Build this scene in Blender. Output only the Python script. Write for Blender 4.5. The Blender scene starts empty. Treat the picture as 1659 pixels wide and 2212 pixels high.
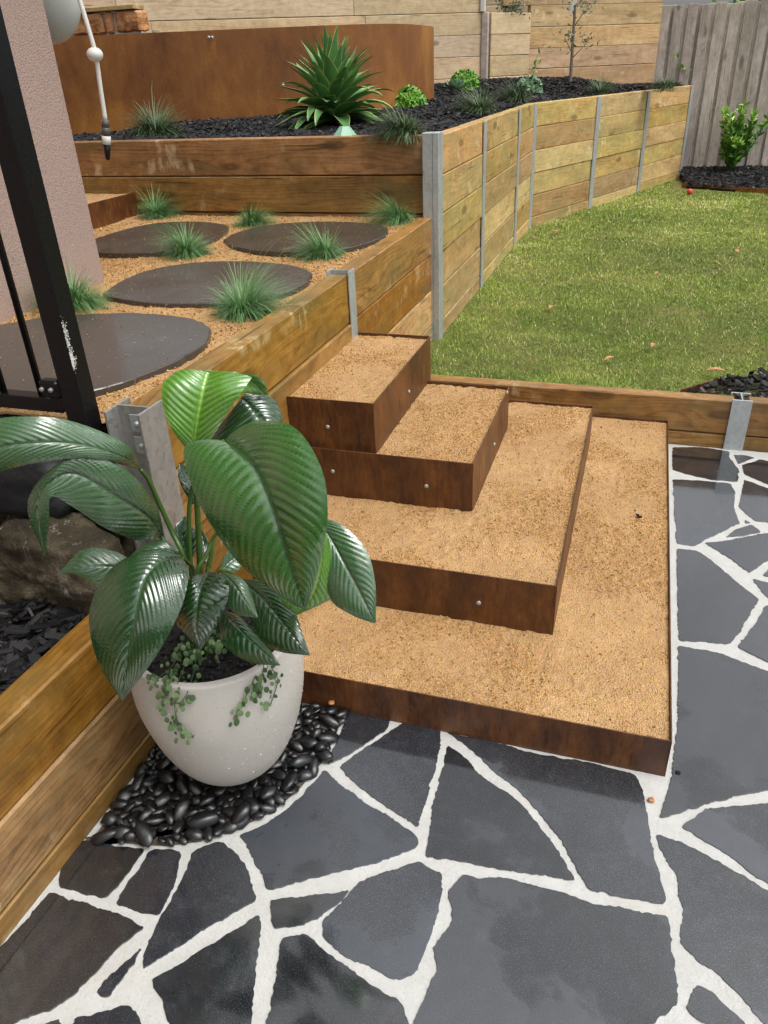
import bpy, bmesh, math, random
import numpy as np
from mathutils import Vector, Matrix, noise
R = math.radians
random.seed(7); rng = np.random.default_rng(7)
S = bpy.context.scene
COL = S.collection

# ------------------------------------------------------------------ camera
CAM = np.array([0, 0, 1.6])
YAW, PITCH, ROLL, FPX = -0.3283, 0.52347, -0.045565, 1647.4
FW = np.array([math.sin(YAW)*math.cos(PITCH), math.cos(YAW)*math.cos(PITCH), -math.sin(PITCH)])
_r = np.array([math.cos(YAW), -math.sin(YAW), 0]); _u = np.cross(_r, FW)
RT = _r*math.cos(ROLL)+_u*math.sin(ROLL); UP = np.cross(RT, FW)
cd = bpy.data.cameras.new('camera'); cam = bpy.data.objects.new('camera', cd); COL.objects.link(cam)
cd.sensor_fit = 'HORIZONTAL'; cd.sensor_width = 36; cd.lens = 36*FPX/1659
cd.clip_start = 0.05; cd.clip_end = 300
M = Matrix.Identity(4)
for i in range(3):
    M[i][0], M[i][1], M[i][2], M[i][3] = RT[i], UP[i], -FW[i], CAM[i]
cam.matrix_world = M
S.camera = cam
S.render.engine = 'CYCLES'

# ------------------------------------------------------------------ light
SUN_EL, SUN_AZ = 64, 100          # azimuth from +Y towards +X
w = bpy.data.worlds.new('World'); S.world = w; w.use_nodes = True
wt = w.node_tree; bg = wt.nodes['Background']
sky = wt.nodes.new('ShaderNodeTexSky'); sky.sky_type = 'NISHITA'; sky.sun_disc = False
sky.sun_elevation = R(SUN_EL); sky.sun_rotation = R(SUN_AZ); sky.dust_density = 6; sky.ozone_density = 1
hs = wt.nodes.new('ShaderNodeHueSaturation'); hs.inputs['Saturation'].default_value = 0.10
wt.links.new(sky.outputs[0], hs.inputs['Color']); wtc = wt.nodes.new('ShaderNodeTexCoord'); wn_ = wt.nodes.new('ShaderNodeTexNoise'); wn_.inputs['Scale'].default_value = 2.6; wn_.inputs['Detail'].default_value = 5
wr = wt.nodes.new('ShaderNodeMapRange'); wr.inputs['From Min'].default_value = .3; wr.inputs['From Max'].default_value = .7; wr.inputs['To Min'].default_value = .4; wr.inputs['To Max'].default_value = 1.75
wm = wt.nodes.new('ShaderNodeVectorMath'); wm.operation = 'SCALE'
wt.links.new(wtc.outputs['Generated'], wn_.inputs['Vector']); wt.links.new(wn_.outputs[0], wr.inputs['Value']); wt.links.new(hs.outputs[0], wm.inputs[0]); wt.links.new(wr.outputs[0], wm.inputs['Scale'])
wt.links.new(wm.outputs[0], bg.inputs['Color'])
bg.inputs['Strength'].default_value = 0.15
sl = bpy.data.lights.new('sun', 'SUN'); so = bpy.data.objects.new('sun', sl); COL.objects.link(so)
sl.energy = 0.7; sl.angle = R(35); sl.color = (1, .975, .93)
sd = Vector((math.sin(R(SUN_AZ))*math.cos(R(SUN_EL)), math.cos(R(SUN_AZ))*math.cos(R(SUN_EL)), math.sin(R(SUN_EL))))
so.rotation_euler = sd.to_track_quat('Z', 'Y').to_euler(); so.location = (4, 4, 8)
S.view_settings.view_transform = 'Standard'; S.view_settings.look = 'None'
S.view_settings.gamma = 1; S.view_settings.exposure = 0.5

# ------------------------------------------------------------------ helpers
def ray(x, y): return FW+RT*(x-829.5)/FPX-UP*(y-1106)/FPX
def atz(x, y, z=0.):
    d = ray(x, y); return CAM+d*(z-1.6)/d[2]
def aty(x, y, Y):
    d = ray(x, y); return CAM+d*Y/d[1]
ORG = {}
def tag(o, label=None, cat=None, group=None, kind=None):
    if label: o['label'] = label
    if cat: o['category'] = cat
    if group: o['group'] = group
    if kind: o['kind'] = kind
    return o
def link(o, parent=None, org=(0, 0, 0)):
    COL.objects.link(o); ORG[o.name] = Vector(org)
    if parent: o.parent = parent; o.location = Vector(org)-ORG[parent.name]
    else: o.location = org
    return o
def thing(name, label, cat, loc=(0, 0, 0), group=None):
    o = bpy.data.objects.new(name, None); o.empty_display_size = .1
    link(o, None, loc); return tag(o, label, cat, group)
def np_mesh(name, V, F, smooth=False):
    """V (n,3); F (m,k) faces with constant k"""
    V = np.asarray(V, dtype=np.float32); F = np.asarray(F, dtype=np.int32)
    me = bpy.data.meshes.new(name); me.vertices.add(len(V)); me.vertices.foreach_set('co', V.ravel())
    k = F.shape[1]; me.loops.add(F.size); me.loops.foreach_set('vertex_index', F.ravel())
    me.polygons.add(len(F)); me.polygons.foreach_set('loop_start', np.arange(0, F.size, k, dtype=np.int32))
    me.polygons.foreach_set('use_smooth', np.full(len(F), smooth))
    me.update(calc_edges=True); me.validate(); return me
def fattr(me, name, vals):
    a = me.attributes.new(name, 'FLOAT', 'POINT'); a.data.foreach_set('value', np.asarray(vals, dtype=np.float32))
def obj(name, me, mat=None, parent=None, org=(0, 0, 0), **tg):
    if mat and len(me.materials) == 0: me.materials.append(mat)
    o = bpy.data.objects.new(name, me); link(o, parent, org)
    return tag(o, **tg)
def bm_mesh(name, bm, smooth=False):
    me = bpy.data.meshes.new(name); bm.to_mesh(me); bm.free()
    if smooth:
        for p in me.polygons: p.use_smooth = True
    return me
def box_bm(x0, x1, y0, y1, z0, z1, bev=0.0, bm=None):
    b = bmesh.new()
    vs = [b.verts.new((x, y, z)) for z in (z0, z1) for y in (y0, y1) for x in (x0, x1)]
    for f in ((0, 2, 3, 1), (4, 5, 7, 6), (0, 1, 5, 4), (2, 6, 7, 3), (0, 4, 6, 2), (1, 3, 7, 5)):
        b.faces.new([vs[i] for i in f])
    if bev: bmesh.ops.bevel(b, geom=b.edges[:], offset=bev, segments=1, affect='EDGES', profile=.5)
    if bm is None: return b
    t = bpy.data.meshes.new('t'); b.to_mesh(t); b.free(); bm.from_mesh(t); bpy.data.meshes.remove(t)
    return bm
def box(name, lo, hi, mat, parent=None, bev=.002, org=None, **tg):
    c = Vector([(a+b)/2 for a, b in zip(lo, hi)]) if org is None else Vector(org)
    b = box_bm(lo[0]-c.x, hi[0]-c.x, lo[1]-c.y, hi[1]-c.y, lo[2]-c.z, hi[2]-c.z, bev)
    return obj(name, bm_mesh(name, b), mat, parent, c, **tg)
def tube_arrays(P, r, n=8, cap=True):
    P = np.asarray(P, float); m = len(P); r = np.broadcast_to(np.asarray(r, float), (m,))
    T = np.gradient(P, axis=0); T /= np.linalg.norm(T, axis=1)[:, None]+1e-12
    ref = np.array([0, 0, 1.]) if abs(T[0][2]) < .9 else np.array([1., 0, 0])
    A = np.cross(T, ref); A /= np.linalg.norm(A, axis=1)[:, None]+1e-12; B = np.cross(T, A)
    th = np.linspace(0, 2*np.pi, n, endpoint=False)
    V = (P[:, None]+r[:, None, None]*(A[:, None]*np.cos(th)[None, :, None]+B[:, None]*np.sin(th)[None, :, None])).reshape(-1, 3)
    F = [(i*n+j, i*n+(j+1) % n, (i+1)*n+(j+1) % n, (i+1)*n+j) for i in range(m-1) for j in range(n)]
    if cap:
        c0 = len(V); V = np.vstack([V, P[0], P[-1]])
        F += [(c0, (j+1) % n, j, j) for j in range(n)]+[(c0+1, (m-1)*n+j, (m-1)*n+(j+1) % n, (m-1)*n+(j+1) % n) for j in range(n)]
    return V, F
def poly_mesh(name, V, F, smooth=True):
    me = bpy.data.meshes.new(name)
    F = [tuple(dict.fromkeys(f)) for f in F]
    me.from_pydata([tuple(map(float, v)) for v in V], [], F); me.update()
    if smooth: me.polygons.foreach_set('use_smooth', [True]*len(me.polygons))
    return me
def tube(name, P, r, mat, parent=None, n=8, org=(0, 0, 0), **tg):
    V, F = tube_arrays(np.asarray(P)-np.asarray(org), r, n)
    return obj(name, poly_mesh(name, V, F), mat, parent, org, **tg)
def spline(P, n):
    P = np.asarray(P, float); m = len(P); t = np.linspace(0, m-1, n); out = np.zeros((n, P.shape[1]))
    for k, tt in enumerate(t):
        i = min(int(tt), m-2); u = tt-i
        p1, p2 = P[i], P[i+1]; p0 = P[i-1] if i > 0 else 2*p1-p2; p3 = P[i+2] if i+2 < m else 2*p2-p1
        out[k] = .5*((2*p1)+(-p0+p2)*u+(2*p0-5*p1+4*p2-p3)*u*u+(-p0+3*p1-3*p2+p3)*u**3)
    return out
def vnoise(x, y, seed=0, scale=1.):
    """smooth 2D value noise, vectorised"""
    x = np.asarray(x)*scale+seed*17.3; y = np.asarray(y)*scale-seed*9.1
    xi = np.floor(x).astype(np.int64); yi = np.floor(y).astype(np.int64); fx = x-xi; fy = y-yi
    fx = fx*fx*(3-2*fx); fy = fy*fy*(3-2*fy)
    def h(a, b):
        q = (a*374761393+b*668265263+seed*69069) & 0xffffffff
        q = ((q ^ (q >> 13))*1274126177) & 0xffffffff
        return ((q ^ (q >> 16)) & 0xffff)/65535.
    return (h(xi, yi)*(1-fx)+h(xi+1, yi)*fx)*(1-fy)+(h(xi, yi+1)*(1-fx)+h(xi+1, yi+1)*fx)*fy
def fbm(x, y, seed=0, scale=1., o=4):
    return sum(vnoise(x, y, seed+k, scale*2**k)/2**k for k in range(o))/sum(1/2**k for k in range(o))
def inpoly(x, y, poly):
    x = np.asarray(x); y = np.asarray(y); c = np.zeros(x.shape, bool); n = len(poly)
    for i in range(n):
        x1, y1 = poly[i][:2]; x2, y2 = poly[(i+1) % n][:2]
        if y1 == y2: continue
        c ^= ((y1 > y) != (y2 > y)) & (x < (x2-x1)*(y-y1)/(y2-y1)+x1)
    return c

# ------------------------------------------------------------------ materials
class Mat:
    def __init__(s, name, rough=.6, spec=.5):
        s.m = bpy.data.materials.new(name); s.m.use_nodes = True; s.t = s.m.node_tree
        s.b = s.t.nodes['Principled BSDF']; s.b.inputs['Roughness'].default_value = rough
        s.b.inputs['Specular IOR Level'].default_value = spec
        s.tc = s.t.nodes.new('ShaderNodeTexCoord'); s.oi = s.t.nodes.new('ShaderNodeObjectInfo')
    def set(s, node, key, v):
        if v is None: return
        if isinstance(v, bpy.types.NodeSocket): s.t.links.new(v, node.inputs[key])
        else: node.inputs[key].default_value = v
    def math(s, op, a, b=None, c=None, clamp=False):
        n = s.t.nodes.new('ShaderNodeMath'); n.operation = op; n.use_clamp = clamp
        s.set(n, 0, a); s.set(n, 1, b); s.set(n, 2, c); return n.outputs[0]
    def vm(s, op, a, b=None):
        n = s.t.nodes.new('ShaderNodeVectorMath'); n.operation = op; s.set(n, 0, a); s.set(n, 1, b)
        return n.outputs['Value'] if op in ('LENGTH', 'DISTANCE') else n.outputs[0]
    def comb(s, x, y, z):
        n = s.t.nodes.new('ShaderNodeCombineXYZ'); s.set(n, 0, x); s.set(n, 1, y); s.set(n, 2, z); return n.outputs[0]
    def sep(s, v):
        n = s.t.nodes.new('ShaderNodeSeparateXYZ'); s.set(n, 0, v); return n.outputs
    def noise(s, vec, scale=5, detail=3, rough=.55, dist=0., col=False):
        n = s.t.nodes.new('ShaderNodeTexNoise'); s.set(n, 'Vector', vec); s.set(n, 'Scale', scale)
        s.set(n, 'Detail', detail); s.set(n, 'Roughness', rough); s.set(n, 'Distortion', dist)
        return n.outputs[1 if col else 0]
    def vor(s, vec, scale=5, out='Distance', feat='F1', rand=1.):
        n = s.t.nodes.new('ShaderNodeTexVoronoi'); n.feature = feat; s.set(n, 'Vector', vec); s.set(n, 'Scale', scale)
        s.set(n, 'Randomness', rand); return n.outputs[out]
    def ramp(s, fac, stops, mode='LINEAR'):
        n = s.t.nodes.new('ShaderNodeValToRGB'); n.color_ramp.interpolation = mode; e = n.color_ramp.elements
        while len(e) < len(stops): e.new(.5)
        for k, (p, c) in enumerate(stops):
            e[k].position = p; e[k].color = (c, c, c, 1) if not hasattr(c, '__len__') else (*c[:3], 1)
        s.set(n, 0, fac); return n.outputs[0]
    def mix(s, fac, a, b, mode='MIX'):
        n = s.t.nodes.new('ShaderNodeMix'); n.data_type = 'RGBA'; n.blend_type = mode; n.clamp_factor = True
        cv = lambda c: c if isinstance(c, bpy.types.NodeSocket) else (*c[:3], 1)
        s.set(n, 0, fac); s.set(n, 6, cv(a)); s.set(n, 7, cv(b)); return n.outputs[2]
    def hsv(s, col, h=.5, sa=1., v=1.):
        n = s.t.nodes.new('ShaderNodeHueSaturation'); s.set(n, 'Hue', h); s.set(n, 'Saturation', sa); s.set(n, 'Value', v)
        s.set(n, 'Color', col if isinstance(col, bpy.types.NodeSocket) else (*col, 1)); return n.outputs[0]
    def attr(s, name):
        n = s.t.nodes.new('ShaderNodeAttribute'); n.attribute_name = name; return n.outputs['Fac']
    def bump(s, h, strength=.3, dist=.01, nrm=None):
        n = s.t.nodes.new('ShaderNodeBump'); s.set(n, 'Strength', strength); s.set(n, 'Distance', dist)
        s.set(n, 'Height', h); s.set(n, 'Normal', nrm); s.t.links.new(n.outputs[0], s.b.inputs['Normal']); return n.outputs[0]
    def col(s, c): s.set(s.b, 'Base Color', c if isinstance(c, bpy.types.NodeSocket) else (*c, 1)); return s
    def rough(s, r): s.set(s.b, 'Roughness', r); return s
    def P(s, k, v): s.set(s.b, k, v); return s
    def rmap(s, v, a, b):     # random 0..1 -> a..b
        return s.math('MULTIPLY_ADD', v, b-a, a)

def timber(name, light, mid, dark, rough=.5, hue=.012, val=.22, stain=.35, pale=.5, tint=None):
    m = Mat(name); r = m.oi.outputs['Random']; o = m.tc.outputs['Object']
    off = m.comb(m.math('MULTIPLY', r, 37.), m.math('MULTIPLY', r, 91.), m.math('MULTIPLY', r, 53.))
    v = m.vm('ADD', o, off)
    x, y, z = m.sep(o)
    wv = m.vm('MULTIPLY', v, (.9, 3, 3))
    wn = m.noise(wv, 1.6, 2, .5, 0, True)
    w3 = m.sep(m.vm('SUBTRACT', wn, (.5, .5, .5)))
    # knots, with the grain bending round them
    kv = m.vm('MULTIPLY', v, (1.7, 5, 5)); kd = m.vor(kv, 1., 'Distance')
    kb = m.math('EXPONENT', m.math('MULTIPLY', kd, -7.))
    yy = m.math('ADD', m.math('ADD', y, m.math('MULTIPLY', w3[0], .11)), m.rmap(m.math('FRACT', m.math('MULTIPLY', r, 7.3)), -.16, -.05))
    zz = m.math('ADD', m.math('ADD', z, m.math('MULTIPLY', w3[1], .13)), m.rmap(m.math('FRACT', m.math('MULTIPLY', r, 13.7)), -.13, .13))
    rad = m.math('SQRT', m.math('ADD', m.math('MULTIPLY', yy, yy), m.math('MULTIPLY', zz, zz)))
    rad = m.math('ADD', rad, m.math('MULTIPLY', kb, .05))
    ring = m.math('FRACT', m.math('MULTIPLY', rad, 74.))
    ring = m.ramp(ring, [(0, .3), (.55, .42), (.85, .85), (1, .32)])
    fine = m.math('ADD', m.math('MULTIPLY', m.noise(m.vm('MULTIPLY', v, (9, 420, 420)), 1., 3, .7), .55), m.math('MULTIPLY', m.noise(m.vm('MULTIPLY', v, (3.5, 120, 120)), 1., 3, .6), .5))
    broad = m.noise(m.vm('MULTIPLY', v, (1.1, 6, 6)), 1.3, 4, .65)
    mott = m.noise(m.vm('MULTIPLY', v, (7, 9, 9)), 2., 4, .7)
    ringf = m.math('MULTIPLY', ring, m.rmap(m.noise(m.vm('MULTIPLY', v, (1, 4, 4)), 1.1, 2), .05, .75))
    g = m.math('ADD', m.math('ADD', m.math('MULTIPLY', ringf, .42), m.math('MULTIPLY', mott, .40)), m.math('ADD', m.math('MULTIPLY', fine, .36), m.math('MULTIPLY', broad, .40)))
    c = m.ramp(g, [(.52, light), (.68, mid), (.88, dark)])
    c = m.mix(m.math('MULTIPLY', m.ramp(m.noise(m.vm('MULTIPLY', v, (1.3, 2.5, 5)), 1.7, 4, .65), [(.45, 0), (.7, 1)]), stain), c, tint or tuple(a*b for a, b in zip(mid, (.55, .62, .5))))
    if pale:   # pale mineral runs where water dried
        pn = m.noise(m.vm('MULTIPLY', v, (11, 9, 4.5)), 1.6, 5, .75); pm = m.noise(m.vm('MULTIPLY', v, (2.2, 3, 6)), 1.1, 2)
        c = m.mix(m.math('MULTIPLY', m.math('MULTIPLY', m.ramp(pn, [(.5, 0), (.6, 1)]), m.ramp(pm, [(.57, 0), (.66, 1)])), pale), c, (.62, .5, .3))
    c = m.mix(m.ramp(kd, [(.0, .95), (.07, .6), (.10, .75), (.16, 0)]), c, tuple(a*.30 for a in mid))
    c = m.mix(m.ramp(m.noise(m.vm('MULTIPLY', v, (2.2, 70, 70)), 1., 1, .5), [(.70, 0), (.745, .75)]), c, tuple(a*.22 for a in mid))
    c = m.hsv(c, m.rmap(m.math('FRACT', m.math('MULTIPLY', r, 5.1)), .5-hue, .5+hue), m.rmap(m.math('FRACT', m.math('MULTIPLY', r, 3.7)), .92, 1.12), m.rmap(m.math('FRACT', m.math('MULTIPLY', r, 11.9)), 1-val, 1+val))
    m.col(c).rough(m.math('ADD', m.math('MULTIPLY', m.noise(v, 4, 3), .35), rough-.17))
    m.bump(m.math('ADD', m.math('MULTIPLY', g, .5), fine), .35, .003)
    return m.m

M_T1 = timber('wet_timber', (.42, .225, .078), (.265, .128, .038), (.075, .030, .008), .38, .010, .24, .7, .5, (.135, .095, .035))
M_T2 = timber('dry_timber', (.58, .40, .175), (.42, .265, .098), (.17, .088, .028), .6, .015, .22, .7, .9, (.27, .24, .095))
M_T3 = timber('weathered_timber', (.66, .50, .33), (.53, .385, .235), (.30, .20, .115), .7, .01, .12, .25, .3)
M_T4 = timber('orange_back_timber', (.60, .42, .23), (.47, .31, .155), (.27, .165, .075), .7, .014, .2, .45, .8)
M_PAL = timber('grey_paling', (.60, .53, .47), (.43, .365, .32), (.19, .15, .125), .75, .01, .28, .5, 0)

def mat_steel():
    m = Mat('rusty_steel'); o = m.tc.outputs['Object']
    v = m.vm('ADD', o, m.comb(m.math('MULTIPLY', m.oi.outputs['Random'], 13.), 0., 0.))
    n1 = m.noise(m.vm('MULTIPLY', v, (6, 6, 3)), 1.4, 5, .65); n2 = m.noise(m.vm('MULTIPLY', v, (40, 40, 9)), 1.6, 3, .7)
    n3 = m.noise(v, 320, 2, .6)
    g = m.math('ADD', m.math('ADD', m.math('MULTIPLY', n1, .55), m.math('MULTIPLY', n2, .3)), m.math('MULTIPLY', n3, .22))
    c = m.ramp(g, [(.36, (.022, .009, .005)), (.5, (.068, .023, .007)), (.62, (.135, .048, .011)), (.78, (.26, .11, .026))])
    m.col(c).rough(m.ramp(n2, [(.3, .3), (.7, .58)])); m.bump(m.math('ADD', n3, n2), .25, .0015); return m.m
M_STEEL = mat_steel()
def mat_steel2():
    m = Mat('weathering_steel_sheet'); o = m.tc.outputs['Object']
    x, y, z = m.sep(o)
    n1 = m.noise(m.vm('MULTIPLY', o, (1, 1, .6)), 1.6, 4, .6); n2 = m.noise(m.vm('MULTIPLY', o, (9, 9, 4)), 1.3, 5, .75)
    n3 = m.noise(o, 60, 4, .75)
    g = m.math('ADD', m.math('ADD', m.math('MULTIPLY', n1, .62), m.math('MULTIPLY', n2, .22)), m.math('MULTIPLY', n3, .16))
    c = m.ramp(g, [(.38, (.11, .035, .007)), (.5, (.20, .072, .011)), (.62, (.32, .135, .022)), (.75, (.42, .20, .035))])
    drip = m.math('MULTIPLY', m.ramp(m.noise(m.vm('MULTIPLY', o, (60, 60, 1.5)), 1., 2, .6), [(.58, 0), (.68, 1)]), m.ramp(z, [(.42, 0), (.52, 1)]))
    c = m.mix(m.math('MULTIPLY', drip, .3), c, (.5, .4, .3))
    m.col(c).rough(m.ramp(n2, [(.3, .42), (.7, .65)])); m.bump(n3, .12, .002); return m.m
M_STEEL2 = mat_steel2()
def mat_galv(name='galvanised_steel', c0=(.30, .34, .34), c1=(.52, .56, .56), rough=.45):
    m = Mat(name); o = m.tc.outputs['Object']
    n = m.noise(m.vm('MULTIPLY', o, (18, 18, 5)), 1.5, 4, .65); s_ = m.hsv(m.vor(o, 70, 'Color'), .5, 0., 1.)
    c = m.mix(n, c0, c1); c = m.mix(.12, c, s_); c = m.mix(m.ramp(m.noise(o, 30, 3, .7), [(.62, 0), (.75, .5)]), c, (.5, .42, .32))
    m.col(c).rough(m.ramp(n, [(.2, rough-.12), (.8, rough+.15)])).P('Metallic', .55); m.bump(n, .1, .002); return m.m
M_GALV = mat_galv()
def mat_gravel():
    m = Mat('crushed_sandstone', .9, .2); o = m.tc.outputs['Object']
    big = m.noise(o, 3.2, 4, .6); mid = m.noise(o, 28, 4, .65); v = m.vor(o, 210, 'Distance'); v2 = m.vor(o, 420, 'Color')
    fine = m.noise(o, 260, 3, .7)
    c = m.ramp(m.math('ADD', m.math('MULTIPLY', fine, .55), m.math('ADD', m.math('MULTIPLY', mid, .3), m.math('MULTIPLY', big, .25))),
               [(.30, (.15, .074, .020)), (.42, (.32, .168, .050)), (.56, (.45, .25, .083)), (.72, (.54, .325, .125))])
    c = m.mix(m.ramp(big, [(.48, 0), (.66, .45)]), c, (.53, .305, .11))
    c = m.mix(.10, c, v2)
    m.col(c); nb = m.bump(m.math('ADD', m.math('MULTIPLY', v, -.6), m.math('MULTIPLY', mid, 1.4)), 1., .008)
    return m.m
M_GRAV = mat_gravel()
def mat_grain():
    m = Mat('sandstone_grain', .9, .2); a = m.attr('rnd')
    m.col(m.ramp(a, [(0, (.17, .088, .026)), (.18, (.31, .165, .05)), (.6, (.44, .245, .082)), (.95, (.54, .33, .13)), (1, (.60, .45, .27))])); return m.m
M_GRAIN = mat_grain()
def mat_slate():
    m = Mat('wet_slate', .3, .6); o = m.tc.outputs['Object']; r = m.oi.outputs['Random']
    v = m.vm('ADD', o, m.comb(m.math('MULTIPLY', r, 31.), m.math('MULTIPLY', r, 17.), 0.))
    b = m.noise(v, 3.4, 5, .62, .7); s_ = m.noise(v, 500, 2, .7); md = m.noise(v, 24, 4, .65)
    wet = m.math('ADD', m.noise(v, 2.3, 6, .55, .2), m.rmap(m.math('FRACT', m.math('MULTIPLY', r, 23.3)), -.1, .1))
    w_ = m.ramp(wet, [(.43, 0), (.46, .75), (.56, 1)])           # 1 = standing film of water
    c = m.mix(w_, m.mix(b, (.024, .027, .033), (.056, .063, .075)), m.mix(b, (.006, .007, .009), (.018, .0205, .025)))
    c = m.mix(m.ramp(md, [(.5, 0), (.75, .3)]), c, (.065, .073, .088))
    c = m.mix(m.ramp(m.noise(v, 9, 4, .7), [(.64, 0), (.74, .25)]), c, (.16, .12, .07))
    c = m.mix(m.ramp(s_, [(.58, 0), (.72, .7)]), c, (.26, .28, .30))  # fine stone speckle, with wet glints and sheen painted in as pale colour
    c = m.hsv(c, .5, m.rmap(r, .75, 1.25), m.rmap(m.math('FRACT', m.math('MULTIPLY', r, 7.7)), .5, 1.25))
    m.col(c).rough(m.math('ADD', m.math('MULTIPLY', m.math('SUBTRACT', 1., w_), .22), m.rmap(md, .03, .2)))
    h = m.math('ADD', m.math('MULTIPLY', s_, m.math('SUBTRACT', 1.1, w_)), m.math('ADD', m.math('MULTIPLY', md, .8), m.math('MULTIPLY', b, 5.)))
    m.bump(h, .10, .0022); m.P('Coat Weight', m.math('MULTIPLY_ADD', w_, .75, .25)).P('Coat Roughness', .06).P('Specular IOR Level', 1.); return m.m
M_SLATE = mat_slate()
def mat_paver():
    m = Mat('black_paver', .3, .5); o = m.tc.outputs['Object']
    b = m.noise(o, 3, 4, .6); s_ = m.noise(o, 160, 2, .6); d = m.vor(o, 26, 'Distance')
    c = m.mix(b, (.035, .029, .024), (.075, .064, .054)); c = m.mix(m.ramp(m.noise(o, 48, 3, .8), [(.66, 0), (.7, .8)]), c, (.42, .32, .2))
    m.col(c).rough(m.ramp(b, [(.3, .12), (.7, .3)])); m.bump(s_, .08, .001); return m.m
M_PAVER = mat_paver()
def mat_grout():
    m = Mat('white_grout', .7, .3); o = m.tc.outputs['Object']
    n = m.noise(o, 14, 5, .65); f = m.noise(o, 160, 3, .7); p = m.vor(o, 60, 'Distance')
    c = m.mix(n, (.36, .355, .335), (.52, .52, .50)); c = m.mix(m.ramp(m.noise(o, 5, 5, .7), [(.60, 0), (.72, .4)]), c, (.46, .36, .24))
    c = m.mix(m.ramp(p, [(.0, .8), (.07, 0)]), c, (.35, .31, .26))
    m.col(c); c = m.mix(m.ramp(f, [(.3, .35), (.5, 0)]), c, (.30, .29, .27)); m.col(c); m.bump(m.math('ADD', f, m.math('MULTIPLY', n, 3)), .5, .004); return m.m
M_GROUT = mat_grout()
def simple(name, c, rough=.5, var=.25, scale=30, metal=0., bump=.1, spec=.5, bd=.002, coat=0, c2=None):
    m = Mat(name, rough, spec); o = m.tc.outputs['Object']; n = m.noise(o, scale, 4, .65)
    r = m.oi.outputs['Random']
    a = tuple(x*(1-var) for x in c); b = c2 or tuple(min(1, x*(1+var)) for x in c)
    m.col(m.mix(n, a, b)).rough(m.ramp(n, [(.25, max(.03, rough-.08)), (.75, min(1, rough+.1))])).P('Metallic', metal).P('Coat Weight', coat)
    if bump: m.bump(n, bump, bd)
    return m.m
M_BLACK = simple('black_powder_coat', (.005, .005, .0055), .3, .2, 300, 0, .02, .3)
M_POT = None
def mat_pot():
    m = Mat('pale_stone_glaze', .5, .5); o = m.tc.outputs['Object']
    n = m.noise(o, 6, 4, .6); d = m.vor(o, 75, 'Distance'); sp = m.vor(m.vm('ADD', o, (3, 1, 2)), 130, 'Distance')
    c = m.mix(n, (.40, .375, .335), (.52, .495, .455)); c = m.mix(m.ramp(m.noise(o, 20, 5, .75), [(.64, 0), (.76, .3)]), c, (.3, .26, .21))
    m.col(c); dr = m.ramp(d, [(.0, 1), (.13, .8), (.17, 0)]); dr2 = m.ramp(sp, [(.0, 1), (.16, .8), (.2, 0)])
    h = m.math('ADD', dr, m.math('MULTIPLY', dr2, .5)); m.rough(m.ramp(h, [(.1, .5), (.3, .06)]))
    m.bump(h, .5, .002); return m.m
M_POT = mat_pot()
def mat_pebble():
    m = Mat('wet_black_pebble', .16, .5); o = m.tc.outputs['Object']; r = m.oi.outputs['Random']
    n = m.noise(o, 60, 4, .7); c = m.mix(n, (.0022, .0024, .0026), (.010, .0105, .0115)); c = m.hsv(c, .5, 1., m.rmap(r, .6, 1.7))
    m.col(c).rough(m.ramp(n, [(.3, .10), (.7, .32)])); m.bump(n, .3, .0015); m.P('Coat Weight', .3).P('Coat Roughness', .07); return m.m
M_PEB = mat_pebble()
def mat_attr(name, stops, rough=.6, spec=.4, a='rnd', coat=0):
    m = Mat(name, rough, spec); m.col(m.ramp(m.attr(a), stops)); m.P('Coat Weight', coat); return m.m
M_CHIP = mat_attr('black_mulch', [(0, (.005, .005, .006)), (.6, (.014, .0135, .0145)), (.92, (.026, .025, .026)), (1, (.09, .07, .055))], .6, .22)
M_SOIL = simple('dark_soil', (.012, .010, .009), .8, .5, 80, 0, .6, .3, .01)
M_LAWN = mat_attr('lawn_blades', [(0, (.07, .13, .012)), (.35, (.175, .27, .022)), (.65, (.33, .40, .055)), (.88, (.56, .56, .19)), (1, (.78, .70, .40))], .55, .3)
def mat_lawnbase():
    m = Mat('lawn_thatch', .9, .1); o = m.tc.outputs['Object']; n = m.noise(o, 70, 4, .7); b = m.noise(o, 1.6, 3, .6)
    m.col(m.mix(m.ramp(b, [(.4, 0), (.65, 1)]), m.mix(n, (.07, .09, .02), (.18, .20, .05)), m.mix(n, (.11, .10, .035), (.26, .23, .09))))
    m.bump(n, 1., .02); return m.m
M_LBASE = mat_lawnbase()
def mat_render():
    m = Mat('pink_render', .85, .3); o = m.tc.outputs['Object']; n = m.noise(o, 150, 3, .65); b = m.noise(o, 1.5, 4, .6)
    c = m.mix(b, (.34, .24, .20), (.41, .30, .255)); c = m.mix(m.ramp(n, [(.35, .35), (.5, 0)]), c, (.17, .115, .10))
    c = m.mix(m.ramp(m.noise(m.vm('MULTIPLY', o, (5, 5, 2)), 2, 4, .7), [(.66, 0), (.76, .25)]), c, (.2, .16, .13))
    m.col(c); m.bump(n, .8, .006); return m.m
M_RENDER = mat_render()
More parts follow.
